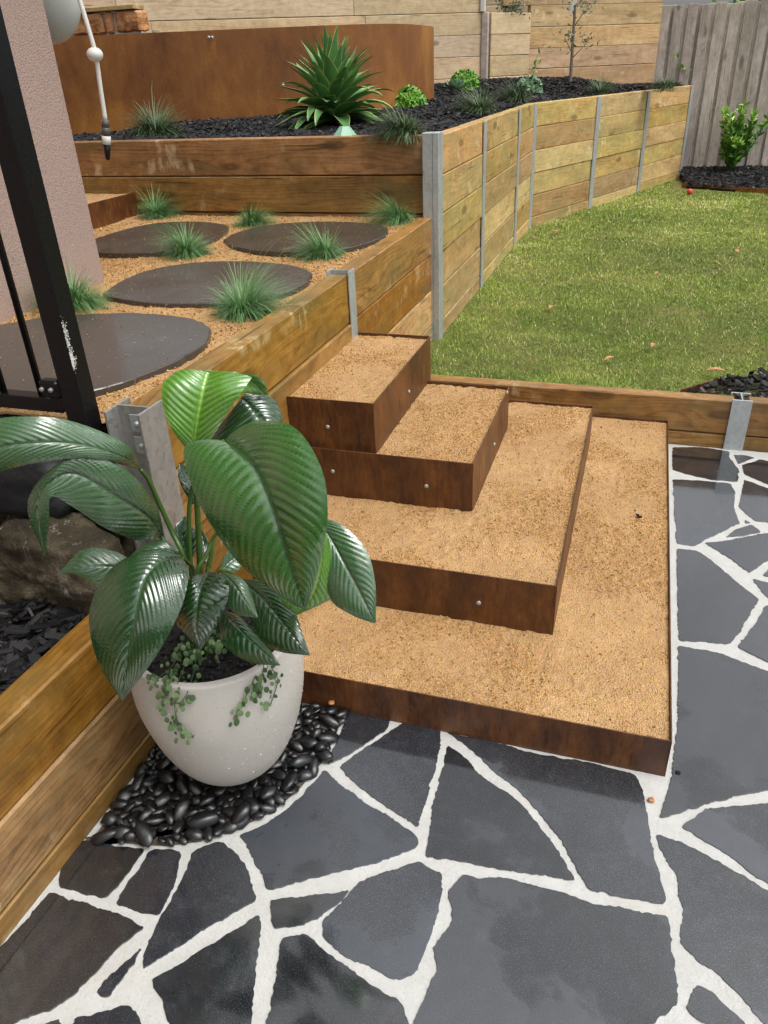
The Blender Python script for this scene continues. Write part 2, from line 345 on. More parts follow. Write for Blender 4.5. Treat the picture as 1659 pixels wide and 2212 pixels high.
def mat_lily(name, dark, light, vein, rough=.22):
    m = Mat(name, rough, .6); a = m.attr('vv'); rb = m.attr('furrow_shade'); o = m.tc.outputs['Object']
    n = m.noise(o, 9, 3, .6); f = m.noise(o, 130, 3, .6)
    c = m.mix(n, dark, light); c = m.mix(m.math('MULTIPLY', rb, .85), c, tuple(x*.45 for x in dark))  # furrows between the ribs darkened, crease shade put into the leaf colour
    c = m.mix(m.ramp(a, [(.0, .8), (.035, .5), (.06, 0)]), c, vein)
    d = m.vor(o, 150, 'Distance'); dr = m.math('MULTIPLY', m.ramp(d, [(.0, 1), (.15, .7), (.2, 0)]), m.ramp(m.noise(o, 22, 2), [(.45, 0), (.58, 1)]))
    film = m.ramp(m.noise(o, 16, 4, .65), [(.42, 0), (.56, 1)])
    m.col(c).rough(m.math('ADD', m.ramp(f, [(.3, rough-.06), (.7, rough+.14)]), m.math('MULTIPLY', film, -.12)))
    m.P('Specular IOR Level', .9).P('Coat Weight', m.math('MULTIPLY_ADD', film, 1., .1)).P('Coat Roughness', .13).P('Subsurface Weight', 0.)
    m.bump(m.math('ADD', m.math('MULTIPLY', dr, 1.), m.math('MULTIPLY', f, .35)), .45, .0016); return m.m
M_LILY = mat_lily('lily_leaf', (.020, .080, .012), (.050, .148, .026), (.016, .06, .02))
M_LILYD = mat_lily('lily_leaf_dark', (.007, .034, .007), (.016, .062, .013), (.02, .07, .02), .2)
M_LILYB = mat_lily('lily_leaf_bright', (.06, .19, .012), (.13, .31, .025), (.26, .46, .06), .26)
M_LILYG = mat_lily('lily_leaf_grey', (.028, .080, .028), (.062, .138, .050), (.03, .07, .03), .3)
M_STEM = simple('lily_stem', (.035, .085, .010), .3, .35, 20, 0, .05)
M_TUFT = mat_attr('grass_tuft_blades', [(0, (.035, .09, .025)), (.5, (.12, .26, .085)), (.85, (.24, .40, .16)), (1, (.38, .36, .18))], .5, .4)
M_TUFT2 = mat_attr('dark_grass_tuft_blades', [(0, (.018, .038, .013)), (.5, (.06, .10, .035)), (.85, (.13, .19, .075)), (1, (.28, .25, .15))], .5, .4)
def mat_agave():
    m = Mat('agave_leaf', .4, .5); a = m.attr('vv'); o = m.tc.outputs['Object']; n = m.noise(o, 12, 3)
    c = m.mix(n, (.05, .16, .045), (.13, .29, .095)); c = m.mix(m.ramp(a, [(.80, 0), (.9, 1)]), c, (.38, .44, .13)); m.col(c); return m.m
M_AGAVE = mat_agave()
M_SUCC = simple('bright_succulent', (.13, .30, .03), .45, .35, 40, 0, .05)
M_ECH = simple('pale_echeveria', (.16, .27, .15), .5, .2, 20, 0, .05)
M_SHRUB = mat_attr('shrub_leaf', [(0, (.04, .12, .018)), (.5, (.13, .30, .04)), (1, (.36, .54, .09))], .35, .5)
M_OLIVE = mat_attr('olive_leaf', [(0, (.05, .075, .045)), (.5, (.11, .15, .09)), (1, (.26, .30, .20))], .5, .4)
M_DICH = mat_attr('trailing_leaf', [(0, (.04, .085, .03)), (.5, (.09, .16, .06)), (1, (.18, .26, .12))], .5, .4)
M_TWIG = simple('grey_twig', (.16, .13, .10), .8, .3, 60, 0, .3)
M_WHITE = simple('white_plastic', (.62, .61, .56), .4, .12, 20, 0, .03)
M_CLEAR = simple('dark_clear_plastic', (.07, .065, .06), .2, .4, 40, 0, .1)
M_GREENP = simple('pale_green_plastic', (.24, .42, .30), .45, .15, 30, 0, .03)
M_RED = simple('red_rubber', (.52, .05, .03), .45, .15, 60, 0, .1)
M_DEAD = simple('dead_leaf', (.42, .20, .09), .7, .4, 40, 0, .1)

# ------------------------------------------------------------------ ground
def sheet(name, x0, x1, y0, y1, res, zf, mat, **tg):
    nx = max(2, int((x1-x0)/res)+1); ny = max(2, int((y1-y0)/res)+1)
    X, Y = np.meshgrid(np.linspace(x0, x1, nx), np.linspace(y0, y1, ny)); Z = zf(X, Y)
    V = np.stack([X, Y, Z], -1).reshape(-1, 3); i = np.arange(nx*ny).reshape(ny, nx)
    F = np.stack([i[:-1, :-1], i[:-1, 1:], i[1:, 1:], i[1:, :-1]], -1).reshape(-1, 4)
    return obj(name, np_mesh(name, V, F, True), mat, **tg)
box('ground', (-60, -60, -1.2), (60, 60, -.06), M_SOIL, bev=0, kind='structure', label='bare earth under the whole garden')

# ---- octahedra / chips scattering
ICO = np.array([(0, 0, 1), (.9, 0, .1), (0, .9, -.1), (-.9, .1, 0), (.1, -.9, 0), (0, 0, -1)], float)
IF = np.array([(0, 1, 2), (0, 2, 3), (0, 3, 4), (0, 4, 1), (5, 2, 1), (5, 3, 2), (5, 4, 3), (5, 1, 4)])
BX = np.array([(x, y, z) for z in (-.5, .5) for y in (-.5, .5) for x in (-.5, .5)], float)
BF = np.array([(0, 2, 3, 1), (4, 5, 7, 6), (0, 1, 5, 4), (2, 6, 7, 3), (0, 4, 6, 2), (1, 3, 7, 5)])
def rotmats(a, b, c):
    ca, sa, cb, sb, cc, sc = np.cos(a), np.sin(a), np.cos(b), np.sin(b), np.cos(c), np.sin(c)
    m = np.empty((len(a), 3, 3))
    m[:, 0, 0] = cc*cb; m[:, 0, 1] = cc*sb*sa-sc*ca; m[:, 0, 2] = cc*sb*ca+sc*sa
    m[:, 1, 0] = sc*cb; m[:, 1, 1] = sc*sb*sa+cc*ca; m[:, 1, 2] = sc*sb*ca-cc*sa
    m[:, 2, 0] = -sb; m[:, 2, 1] = cb*sa; m[:, 2, 2] = cb*ca
    return m
def scatter(name, P, size, mat, base=ICO, faces=IF, tilt=3.14, jit=.25, power=None, parent=None, **tg):
    n = len(P); size = np.asarray(size)
    if size.ndim == 1: size = size[:, None]*np.array([1, 1, .8])[None]
    m = rotmats(rng.uniform(-tilt, tilt, n), rng.uniform(-tilt, tilt, n), rng.uniform(0, 6.28, n))
    L = base[None]*(1+rng.uniform(-jit, jit, (n, len(base), 3)))*size[:, None, :]
    V = np.einsum('nij,nkj->nki', m, L)+P[:, None, :]
    F = (faces[None]+(np.arange(n)*len(base))[:, None, None]).reshape(-1, faces.shape[1])
    me = np_mesh(name, V.reshape(-1, 3), F)
    r = rng.uniform(0, 1, n)
    if power: r = r**power
    fattr(me, 'rnd', np.repeat(r, len(base)))
    return obj(name, me, mat, parent, **tg)

# ------------------------------------------------------------------ crazy paving
def Z3(*p): return [(995.4+.4*x, 730+.4*y) for x, y in p]
def Z5(*p): return [(.52*x, 1659+.52*y) for x, y in p]
def Z6(*p): return [(796.3+.52*x, 1526.3+.52*y) for x, y in p]
STONES = [
 Z5((345,298),(470,320),(602,335),(585,362),(520,450),(440,545),(340,520),(245,492),(247,430),(300,335)),
 Z5((620,338),(690,335),(755,350),(738,430),(720,500),(655,615),(600,605),(480,560),(530,480),(590,400)),
 Z5((800,345),(910,302),(985,355),(1030,420),(1070,550),(900,640),(740,745),(585,845),(605,740),(650,650),(740,490),(780,400)),
 Z5((205,515),(320,550),(440,585),(605,660),(500,740),(400,850),(300,950),(205,1005),(100,1040),(-40,1120),(-330,1190),(-160,940),(0,745),(100,640)),
 Z5((592,742),(560,800),(500,880),(455,955),(395,935),(420,890),(520,810)),
 Z5((625,880),(760,805),(900,715),(1080,605),(1085,650),(1060,850),(1045,1063),(1030,1230),(770,1230),(700,1063),(665,960)),
 Z5((530,980),(590,1063),(640,1190),(660,1300),(330,1300),(290,1090),(310,1040),(460,1005)),
 Z5((180,1055),(245,1040),(262,1075),(280,1290),(-200,1320),(60,1120)),
 [(516,1803),(555,1790),(600,1762),(655,1715),(701,1662),(735,1693),(796,1738),(850,1768),(905,1810),(900,1828),(850,1850),(800,1867),(700,1890),(577,1925),(560,1880),(548,1858),(530,1825)],
 [(757,1523),(800,1528),(847,1541),(836,1575),(796,1603),(750,1632),(706,1652),(720,1620),(734,1587)],
 [(882,1555),(920,1566),(952,1577),(950,1620),(935,1680),(922,1719),(903,1788),(850,1752),(796,1716),(760,1688),(732,1657),(765,1632),(796,1612),(838,1582)],
 Z6((330,160),(405,210),(470,290),(600,370),(700,480),(790,600),(862,722),(700,700),(480,665),(235,620),(265,420),(310,230)),
 Z6((320,105),(500,140),(650,185),(900,230),(1105,282),(1140,350),(1160,450),(1180,600),(1238,800),(1235,825),(1050,790),(915,765),(860,660),(780,530),(700,430),(620,345),(520,270),(470,220),(400,160)),
 [(899,1859),(930,1875),(955,1887),(955,1926),(947,1973),(921,2046),(899,2098),(870,2112),(843,2115),(796,2088),(749,2070),(697,2026),(697,2000),(699,1984),(735,1950),(776,1903),(830,1884),(863,1873)],
 Z5((1115,545),(1200,540),(1320,528),(1455,505),(1420,555),(1330,620),(1250,655),(1135,675)),
 Z5((1170,700),(1270,688),(1430,820),(1560,905),(1659,960),(1672,985),(1700,1063),(1720,1120),(1725,1290),(1080,1290),(1105,1063),(1140,900)),
 Z6((400,690),(450,715),(550,705),(800,770),(930,815),(1100,845),(1245,870),(1260,990),(1280,1130),(1285,1245),(1180,1318),(1120,1420),(160,1420),(180,1318),(240,1180),(285,1100),(262,1000),(340,900),(350,850),(330,770),(365,720)),
 Z6((1370,1145),(1440,1200),(1570,1318),(1640,1400),(1380,1310),(1310,1250),(1335,1190)),
 Z6((1190,525),(1300,560),(1450,640),(1659,765),(1900,920),(2250,1200),(2250,1600),(1900,1600),(1640,1318),(1530,1190),(1440,1100),(1360,1050),(1290,985),(1305,850),(1275,700),(1210,580)),
 Z6((1300,498),(1400,425),(1659,400),(2200,330),(2250,1130),(1900,870),(1659,740),(1500,620),(1400,560)),
 [(1466,1395),(1555,1410),(1659,1450),(1780,1490),(1960,1520),(1980,1680),(1780,1692),(1659,1707),(1590,1720),(1519,1739),(1425,1768),(1449,1687),(1462,1578),(1466,1480)],
 Z3((1165,1135),(1285,1150),(1400,1240),(1500,1325),(1610,1410),(1560,1500),(1500,1600),(1450,1655),(1300,1640),(1177,1635),(1172,1400)),
 Z3((1315,1105),(1400,1100),(1640,1055),(1750,1045),(1950,1050),(1900,1170),(1750,1170),(1640,1210),(1560,1270),(1450,1190)),
 Z3((1425,1077),(1480,1035),(1570,1008),(1620,1045),(1530,1068)),
 Z3((1145,765),(1300,772),(1455,785),(1480,830),(1475,920),(1510,1000),(1400,1050),(1320,1090),(1260,1125),(1165,1110),(1155,950)),
 Z3((1142,590),(1300,590),(1450,612),(1455,650),(1500,710),(1498,778),(1350,765),(1200,730),(1142,710)),
 Z3((1470,628),(1530,633),(1590,645),(1500,680)),
 Z3((1520,685),(1620,655),(1780,690),(1980,720),(1980,930),(1750,830),(1659,790),(1530,735)),
 Z3((1530,765),(1659,810),(1750,850),(1980,950),(1980,1030),(1750,1000),(1659,995),(1590,990),(1500,910),(1525,800)),
 Z3((1650,1440),(1750,1480),(1980,1560),(1980,1890),(1750,1790),(1659,1750),(1490,1670),(1580,1560)),
 Z3((1575,1300),(1659,1322),(1750,1335),(1980,1370),(1980,1530),(1750,1450),(1650,1400)),
 Z3((1635,1283),(1680,1230),(1750,1190),(1980,1200),(1980,1340),(1750,1310)),
 Z3((1535,978),(1572,1000),(1530,1000)),
]
paving = obj('paving', sheet_me := None or bpy.data.meshes.new('paving'), None) if False else None
def groutz(x, y): return -.0022+.0022*(fbm(x, y, 3, 30, 3)-.5)
paving = sheet('paving', -1.24, 2.4, -.4, 3.574, .02, groutz, M_GROUT, kind='structure', label='crazy paving of dark stones in white grout')
def stone(poly, t=.004):
    P = np.array([atz(*p)[:2] for p in poly]); n = len(P)
    if sum(P[i][0]*P[(i+1) % n][1]-P[(i+1) % n][0]*P[i][1] for i in range(n)) < 0: P = P[::-1]
    # resample the outline at ~12 mm and roughen it
    Q = []
    for i in range(n):
        a, b = P[i], P[(i+1) % n]; L = np.linalg.norm(b-a); k = max(1, int(L/.006))
        for j in range(k): Q.append(a+(b-a)*j/k)
    Q = np.array(Q)
    for _ in range(3): Q = Q*.6+.2*np.roll(Q, 1, 0)+.2*np.roll(Q, -1, 0)
    T = np.roll(Q, -1, 0)-np.roll(Q, 1, 0); T /= np.linalg.norm(T, axis=1)[:, None]+1e-9
    N = np.stack([T[:, 1], -T[:, 0]], -1)
    jag = (fbm(Q[:, 0], Q[:, 1], 5, 40, 2)-.5)*.007+(fbm(Q[:, 0], Q[:, 1], 8, 170, 2)-.5)*.006
    Q = Q+N*jag[:, None]; Q = Q[np.linalg.norm(np.roll(Q, -1, 0)-Q, axis=1) > .0015]; c = Q.mean(0)
    T = np.roll(Q, -1, 0)-np.roll(Q, 1, 0); T /= np.linalg.norm(T, axis=1)[:, None]+1e-9; N = np.stack([T[:, 1], -T[:, 0]], -1)
    rings = []
    for off, z in ((.0005, -.03), (0, -.0010), (-.0009, 0)):
        rings.append(np.column_stack([Q+N*off-c, np.full(len(Q), z)]))
    m = len(Q); V = np.vstack(rings)
    F = [(k*m+i, k*m+(i+1) % m, (k+1)*m+(i+1) % m, (k+1)*m+i) for k in range(2) for i in range(m)]
    from mathutils.geometry import tessellate_polygon
    F += [tuple(2*m+i for i in t_) if (lambda a, b, c: (b[0]-a[0])*(c[1]-a[1])-(b[1]-a[1])*(c[0]-a[0]))(Q[t_[0]], Q[t_[1]], Q[t_[2]]) > 0 else tuple(2*m+i for i in t_[::-1]) for t_ in tessellate_polygon([[Vector((q[0], q[1], 0)) for q in Q]])]
    me = poly_mesh('paving_stone', V, F, False)
    o = obj('paving_stone', me, M_SLATE, paving, (c[0], c[1], .0002+.001*random.random())); o.rotation_euler = (random.uniform(-.0035, .0035), random.uniform(-.0035, .0035), 0); return o
for s_ in STONES: stone(s_)

# ------------------------------------------------------------------ steel steps with gravel
BOXES = [  # x0,x1,y0,y1,zbottom,ztop
 (-1.115, .222, 1.497, 3.560, -.02, .124, 'lowest wide rusty steel step tray, next to the paving'),
 (-1.115, -.113, 1.856, 3.257, .095, .290, 'second rusty steel step tray, between the lowest and the third'),
 (-1.115, -.443, 2.240, 2.966, .262, .462, 'third rusty steel step tray, under the top one'),
 (-1.115, -.790, 2.262, 3.022, .440, .638, 'topmost and smallest rusty steel step tray against the timber wall')]
BOLTS = {0: [], 1: [((1034, 1302), 'f'), ((1229, 1212), 's'), ((1279, 1107), 's')], 2: [((719, 1018), 'f'), ((921, 1050), 'f'), ((1067, 960), 's'), ((1095, 848), 's')], 3: [((708, 922), 'f'), ((883, 846), 's')]}
def gz(top, seed):
    return lambda X, Y: top-.012+.008*(fbm(X, Y, seed, 7, 4)-.5)+.013*(fbm(X, Y, seed+3, 55, 3)-.5)*np.clip(fbm(X, Y, seed+6, 4, 2)*3.2-.9, .25, 1)
TK = .004
M_BOLT = mat_galv('dull_bolt_zinc', (.28, .27, .25), (.45, .44, .42), .45)
for k, (x0, x1, y0, y1, zb, zt, lab) in enumerate(BOXES):
    t = thing('steel_step', lab, 'step', (x0, y0, zb), 'rusty steel step trays')
    box('front_panel', (x0, y0, zb), (x1-TK, y0+TK, zt), M_STEEL, t, .0008)
    box('side_panel', (x1-TK, y0, zb), (x1, y1, zt), M_STEEL, t, .0008)
    box('rear_panel', (x0, y1-TK, zb), (x1-TK, y1, zt), M_STEEL, t, .0008)
    for (px, py), f in BOLTS[k]:
        if f == 'f': c = aty(px, py, y0); ax = np.array([0, -1, 0])
        else:
            d = ray(px, py); c = CAM+d*x1/d[0]; ax = np.array([1, 0, 0])
        V, F = tube_arrays([c-ax*.001, c+ax*.002, c+ax*.004, c+ax*.0055], [.0078, .0078, .0065, .003], 10)
        obj('bolt', poly_mesh('bolt', V-c, F), M_BOLT, t, c)
    labs = ['orange gravel filling the lowest wide step', 'orange gravel filling the second step', 'orange gravel filling the third step', 'orange gravel filling the top step']
    f = gz(zt, 11+k)
    g = sheet('gravel_fill', x0+.002, x1-TK-.001, y0+TK+.001, y1-TK-.001, .006, f, M_GRAV, label=labs[k], cat='gravel', kind='stuff')
    n = int((x1-x0)*(y1-y0)*46000)
    X = rng.uniform(x0+.01, x1-.008, n); Y = rng.uniform(y0+.01, y1-.01, n)
    if k < 3:
        b = BOXES[k+1]; keep = ~((X < b[1]+.002) & (Y > b[2]-.002) & (Y < b[3]+.002)); X, Y = X[keep], Y[keep]
    edge = np.minimum.reduce([x1-X, Y-y0, y1-Y]); dn = fbm(X, Y, 21+k, 6, 3)
    keep = rng.uniform(0, 1, len(X)) < np.clip((dn-.45)*6+np.exp(-edge/.04), .13, 1); X, Y = X[keep], Y[keep]
    sz = .0011+.0030*rng.uniform(0, 1, len(X))**3
    sz = np.where(rng.uniform(0, 1, len(X)) < .012, sz+.003, sz)
    scatter('gravel_grains', np.stack([X, Y, f(X, Y)+sz*.3], -1), sz, M_GRAIN, label=labs[k]+', loose grains on top', cat='gravel', kind='stuff')

# ------------------------------------------------------------------ sleeper walls
def sleeper(parent, p0, p1, zt, h, th, mat, proud=0., name='sleeper'):
    p0 = np.array(p0[:2], float); p1 = np.array(p1[:2], float); d = p1-p0; L = np.linalg.norm(d); a = math.atan2(d[1], d[0])
    nrm = np.array([-math.sin(a), math.cos(a)]); c = (p0+p1)/2-nrm*(proud+random.uniform(-.002, .002)-th/2)
    b = box_bm(-L/2+.001, L/2-.001, -th/2, th/2, -h/2+.002, h/2-.002, .0045)
    for v in b.verts: v.co.z += random.uniform(-.0012, .0012); v.co.y += random.uniform(-.0012, .0012)
    o = obj(name, bm_mesh(name, b), mat, parent, (c[0], c[1], zt-h/2))
    o.rotation_euler.z = a; return o
def hpost(parent, c, a, z0, z1, depth=.085, width=.075, t=.006, name='steel_post'):
    """H section: flanges parallel to the wall (local x), web between; local +y is the wall's back"""
    b = box_bm(-width/2, width/2, -t, 0, z0-z1, 0, .0008)
    box_bm(-width/2, width/2, depth, depth+t, z0-z1, 0, .0008, b)
    box_bm(-t/2, t/2, .0003, depth-.0003, z0-z1, 0, .0, b)
    o = obj(name, bm_mesh(name, b), M_GALV, parent, (c[0], c[1], z1)); o.rotation_euler.z = a; return o
XW = -1.12
# low wall, lower left
t = thing('sleeper_wall', 'low timber sleeper wall at the lower left beside the white pot', 'retaining wall', (XW, .5, 0))
for i, zt in enumerate((.463, .263, .063)):
    sleeper(t, (XW-.085, -.9), (XW+.004, 1.455), zt, .2, .078, M_T1, .0 if i == 0 else .004*i)
# terrace wall
M_GALVD = mat_galv('dull_galvanised_steel', (.17, .165, .15), (.36, .345, .31), .5)
t = thing('sleeper_wall', 'timber sleeper wall holding the pale gravel terrace behind the steps', 'retaining wall', (XW, 2.2, 0))
for y0, y1, m_ in ((1.515, 2.965, M_T1), (3.0, 4.335, M_T2)):
    for i in range(5):
        sleeper(t, (XW, y0), (XW, y1), .893-.2*i, .2 if i < 4 else .15, .078, M_T1 if (i < 2 or y0 < 2) else M_T2, .012 if (i % 2 and y0 < 2) else 0)
hpost(t, (XW+.005, 2.985), R(90), 0, .905, .085, .07)
hp = hpost(t, (XW+.008, 1.497), R(90), -.02, .905, .088, .105, .007); hp.data.materials[0] = M_GALVD
for i, (dz) in enumerate((.045, .105)):
    b = box_bm(-.022, .022, -.002, .002, -.024, .024, .001)
    o = obj('bracket', bm_mesh('bracket', b), M_GALV, hp, (XW-.030-.0, 1.492, .905-dz))
    o.location = (-.006, .035, -dz); o.rotation_euler.z = R(-90)
    V, F = tube_arrays([(0, 0, 0), (0, -.006, 0), (0, -.009, 0)], [.0085, .0085, .006], 8)
    o = obj('bolt', poly_mesh('bolt', V, F), M_GALV, hp, (0, 0, 0)); o.location = (-.009, .035, -dz); o.rotation_euler.z = R(-90)
# planter wall facing the terrace
t = thing('sleeper_wall', 'dark wet timber sleeper wall along the back of the gravel terrace', 'retaining wall', (-2.4, 4.4, .8))
for i, zt in enumerate((1.300, 1.098, .897)):
    sleeper(t, (-4.3, 4.4), (-1.165, 4.4), zt, .2, .078, M_T1, 0 if i != 1 else .003)
# long planter wall beside the lawn
t = thing('sleeper_wall', 'long tall timber sleeper wall beside the lawn with galvanised posts', 'retaining wall', (-1.08, 6, .2))
PTS = [(-1.085, 4.42), (-1.083, 5.60), (-1.081, 7.09), (-1.078, 8.0), (-.59, 9.20), (-.115, 10.43), (.385, 11.75)]
for a, b in zip(PTS[:-1], PTS[1:]):
    for i in range(6):
        sleeper(t, a, b, 1.295-.2*i, .2, .078, M_T2, (i % 3)*.003)
box('corner_post', (-1.165, 4.318, .12), (-1.104, 4.40, 1.312), M_GALV, t, .003)
box('corner_post', (-1.112, 4.318, .12), (-1.074, 4.412, 1.312), M_GALV, t, .003)
for i in range(1, 7):
    a = R(90) if i < 3 else math.atan2(3.75, 1.46) if i > 3 else R(80)
    hpost(t, (PTS[i][0]+.006, PTS[i][1]-.004), a, .12, 1.29, .085, .085, .008)
# lawn edging sleeper
t = thing('lawn_edging', 'timber edging sleeper along the near edge of the lawn', 'edging', (0, 3.575, 0))
sleeper(t, (-1.05, 3.577), (.497, 3.577), .238, .17, .078, M_T1)
sleeper(t, (-1.05, 3.577), (.497, 3.577), .066, .12, .078, M_T1, -.004)
sleeper(t, (.555, 3.577), (2.4, 3.577), .238, .17, .078, M_T1)
sleeper(t, (.555, 3.577), (2.4, 3.577), .066, .12, .078, M_T1, -.004)
hpost(t, (.525, 3.574), 0, -.02, .246, .088, .085, .006)

# ------------------------------------------------------------------ lawn
LZ = .205
lawn_poly = [(-1.07, 3.66), (-1.07, 8.0), (.37, 11.7), (2.3, 9.7), (4.5, 9.2), (4.5, 3.66)]
def lz(X, Y): return LZ+.02*(fbm(X, Y, 31, 1.3, 3)-.5)+.012*(fbm(X, Y, 33, 9, 3)-.5)
sheet('lawn', -1.3, 5.5, 3.655, 12.2, .05, lz, M_LBASE, kind='structure', label='mown lawn ground')
bed_a = [(.27, 3.655), (.43, 3.84), (.70, 3.99), (1.3, 4.15), (4.5, 4.5), (4.5, 3.655)]
n = 520000
X = rng.uniform(-1.08, 4.2, n); Y = 3.655+rng.uniform(0, 1, n)**1.75*8.2
keep = inpoly(X, Y, lawn_poly) & (~inpoly(X, Y, bed_a)) & (X < .62+(Y-3.6)*.19+.5)
keep &= (Y < 10.62+(X-.36)*-.28) | (X < .3)
X, Y = X[keep], Y[keep]
m_ = len(X); dist = np.hypot(X, Y); print('blades', m_)
L = rng.uniform(.012, .030, m_)*(.8+.5*fbm(X, Y, 40, 3, 2)); W = .0008*np.clip(dist/4, 1, 2.6)*rng.uniform(.8, 1.5, m_)
az = rng.uniform(0, 6.28, m_); lean = rng.uniform(.5, 1.52, m_)
z0 = lz(X, Y)-.002; dx, dy = np.cos(az), np.sin(az)
hx = L*np.sin(lean); hz = L*np.cos(lean)
V = np.empty((m_, 5, 3))
for j, (tt, ww) in enumerate(((0, 1), (0, -1), (.55, .8), (.55, -.8), (1, 0))):
    bend = tt*tt
    V[:, j, 0] = X+dx*hx*(.5*tt+.5*bend)-dy*W*ww; V[:, j, 1] = Y+dy*hx*(.5*tt+.5*bend)+dx*W*ww; V[:, j, 2] = z0+hz*(1.3*tt-.3*bend)
Q = np.array([(0, 1, 3), (0, 3, 2), (2, 3, 4)])
me = np_mesh('lawn_grass', V.reshape(-1, 3), (Q[None]+5*np.arange(m_)[:, None, None]).reshape(-1, 3), True)
r_ = np.clip(rng.normal(.36, .2, m_)+(fbm(X, Y, 44, 1.1, 3)-.5)*1.0+(fbm(X, Y, 46, 9, 2)-.5)*.5-.04, 0, 1); r_ = np.where(rng.uniform(0, 1, m_) < .07, rng.uniform(.8, 1, m_), r_)
fattr(me, 'rnd', np.repeat(r_, 5))
obj('lawn_grass', me, M_LAWN, label='short green lawn grass with straw coloured blades', cat='grass', kind='stuff')

# ------------------------------------------------------------------ terrace gravel and round pavers
TZ = .862
def tz(X, Y): return TZ+.012*(Y-3)*(Y > 3)+.012*(fbm(X, Y, 51, 4, 3)-.5)+.010*(fbm(X, Y, 53, 45, 3)-.5)
sheet('terrace_gravel', -4.2, XW-.079, 1.47, 4.39, .014, tz, M_GRAV, kind='structure', label='pale orange gravel of the raised terrace')
n = 60000
X = rng.uniform(-3.4, XW-.08, n); Y = rng.uniform(1.5, 4.39, n)
keep = rng.uniform(0, 1, n) < np.clip((fbm(X, Y, 57, 5, 3)-.3)*3, .25, 1); X, Y = X[keep], Y[keep]
sz = .0018+.0055*rng.uniform(0, 1, len(X))**3
scatter('terrace_grains', np.stack([X, Y, tz(X, Y)+sz*.35], -1), sz, M_GRAIN, label='loose grains on the terrace gravel', cat='gravel', kind='stuff')
PAV = [
 ([(0,700),(110,682),(215,676),(310,675),(400,684),(440,697),(455,715),(440,740),(390,772),(320,803),(215,838),(100,850),(0,858),(-120,850),(-260,800),(-220,740),(-100,712)], 'black round stepping stone nearest the gate, largest in view'),
 ([(222,632),(262,605),(330,580),(420,566),(520,563),(620,570),(665,583),(672,592),(655,612),(600,636),(520,652),(420,655),(320,652),(240,640)], 'black round stepping stone in the middle of the terrace'),
 ([(150,535),(215,515),(280,495),(350,483),(430,481),(480,486),(494,493),(480,508),(440,528),(380,543),(300,549),(215,548)], 'black round stepping stone at the back left by the small steel step'),
 ([(482,520),(510,505),(570,490),(650,482),(740,481),(815,487),(838,496),(830,510),(790,528),(720,543),(640,547),(560,543),(505,533)], 'black round stepping stone at the back right near the tall post')]
for poly, lab in PAV:
    P = spline([*[atz(*p, TZ+.022)[:2] for p in poly], atz(*poly[0], TZ+.022)[:2]], 90)[:-1]
    nn = len(P); c = P.mean(0)
    if sum(P[i][0]*P[(i+1) % nn][1]-P[(i+1) % nn][0]*P[i][1] for i in range(nn)) < 0: P = P[::-1]
    T = np.roll(P, -1, 0)-np.roll(P, 1, 0); T /= np.linalg.norm(T, axis=1)[:, None]; N = np.stack([T[:, 1], -T[:, 0]], -1)
    P = P+N*((fbm(P[:, 0], P[:, 1], 61, 30, 2)-.5)*.012)[:, None]; rr = []
    for off, z in ((-.004, -.035), (.001, -.02), (0, -.003), (-.003, 0)): rr.append(np.column_stack([P+N*off-c, np.full(nn, z)]))
    F = [(k*nn+i, k*nn+(i+1) % nn, (k+1)*nn+(i+1) % nn, (k+1)*nn+i) for k in range(3) for i in range(nn)]+[tuple(3*nn+i for i in range(nn))]
    obj('stepping_stone', poly_mesh('stepping_stone', np.vstack(rr), F, False), M_PAVER, None, (c[0], c[1], TZ+.020+(.008 if c[1] > 3.4 else 0)), label=lab, cat='stepping stone', group='round stepping stones')
n = 1600; X = rng.uniform(-2.8, -1.25, n); Y = rng.uniform(1.6, 4.3, n); sz = .001+.0022*rng.uniform(0, 1, n)**3
scatter('paver_crumbs', np.stack([X, Y, TZ+.0235+.008*(Y > 3.25)+0*X], -1), sz, M_GRAIN, label='gravel crumbs scattered over the black stepping stones', cat='gravel', kind='stuff')
# small steel step on the terrace
t = thing('steel_edge_step', 'small rusty steel step with gravel at the back left of the terrace', 'step', (-3.1, 4.2, TZ))
b = box_bm(-.5, 0, -.002, .002, -.2, 0, .0008)
def plate(name, p0, p1, z0, z1, mat, parent, t=.004):
    p0, p1 = np.array(p0), np.array(p1); d = p1-p0; L = np.linalg.norm(d); c = (p0+p1)/2
    o = obj(name, bm_mesh(name, box_bm(-L/2, L/2, -t/2, t/2, z0-z1, 0, .0008)), mat, parent, (c[0], c[1], z1)); o.rotation_euler.z = math.atan2(d[1], d[0]); return o
plate('front_panel', (-3.03, 3.2), (-3.035, 4.395), .82, 1.012, M_STEEL, t)
sheet('gravel_fill', -4.2, -3.037, 3.2, 4.39, .02, lambda X, Y: 1.002+.008*(fbm(X, Y, 71, 30, 3)-.5), M_GRAV, label='gravel filling the small steel step by the house corner', cat='gravel', kind='stuff')

# ------------------------------------------------------------------ house wall, eave
h = thing('house', 'pink rendered house corner at the left edge', 'house', (-2.2, 0, .5))
box('wall', (-5.5, -3.5, -.05), (-2.19, 2.83, 3.0), M_RENDER, h, .004)
box('eave', (-5.6, -3.6, 3.0), (-1.75, 3.1, 3.12), M_WHITE, h, .004)

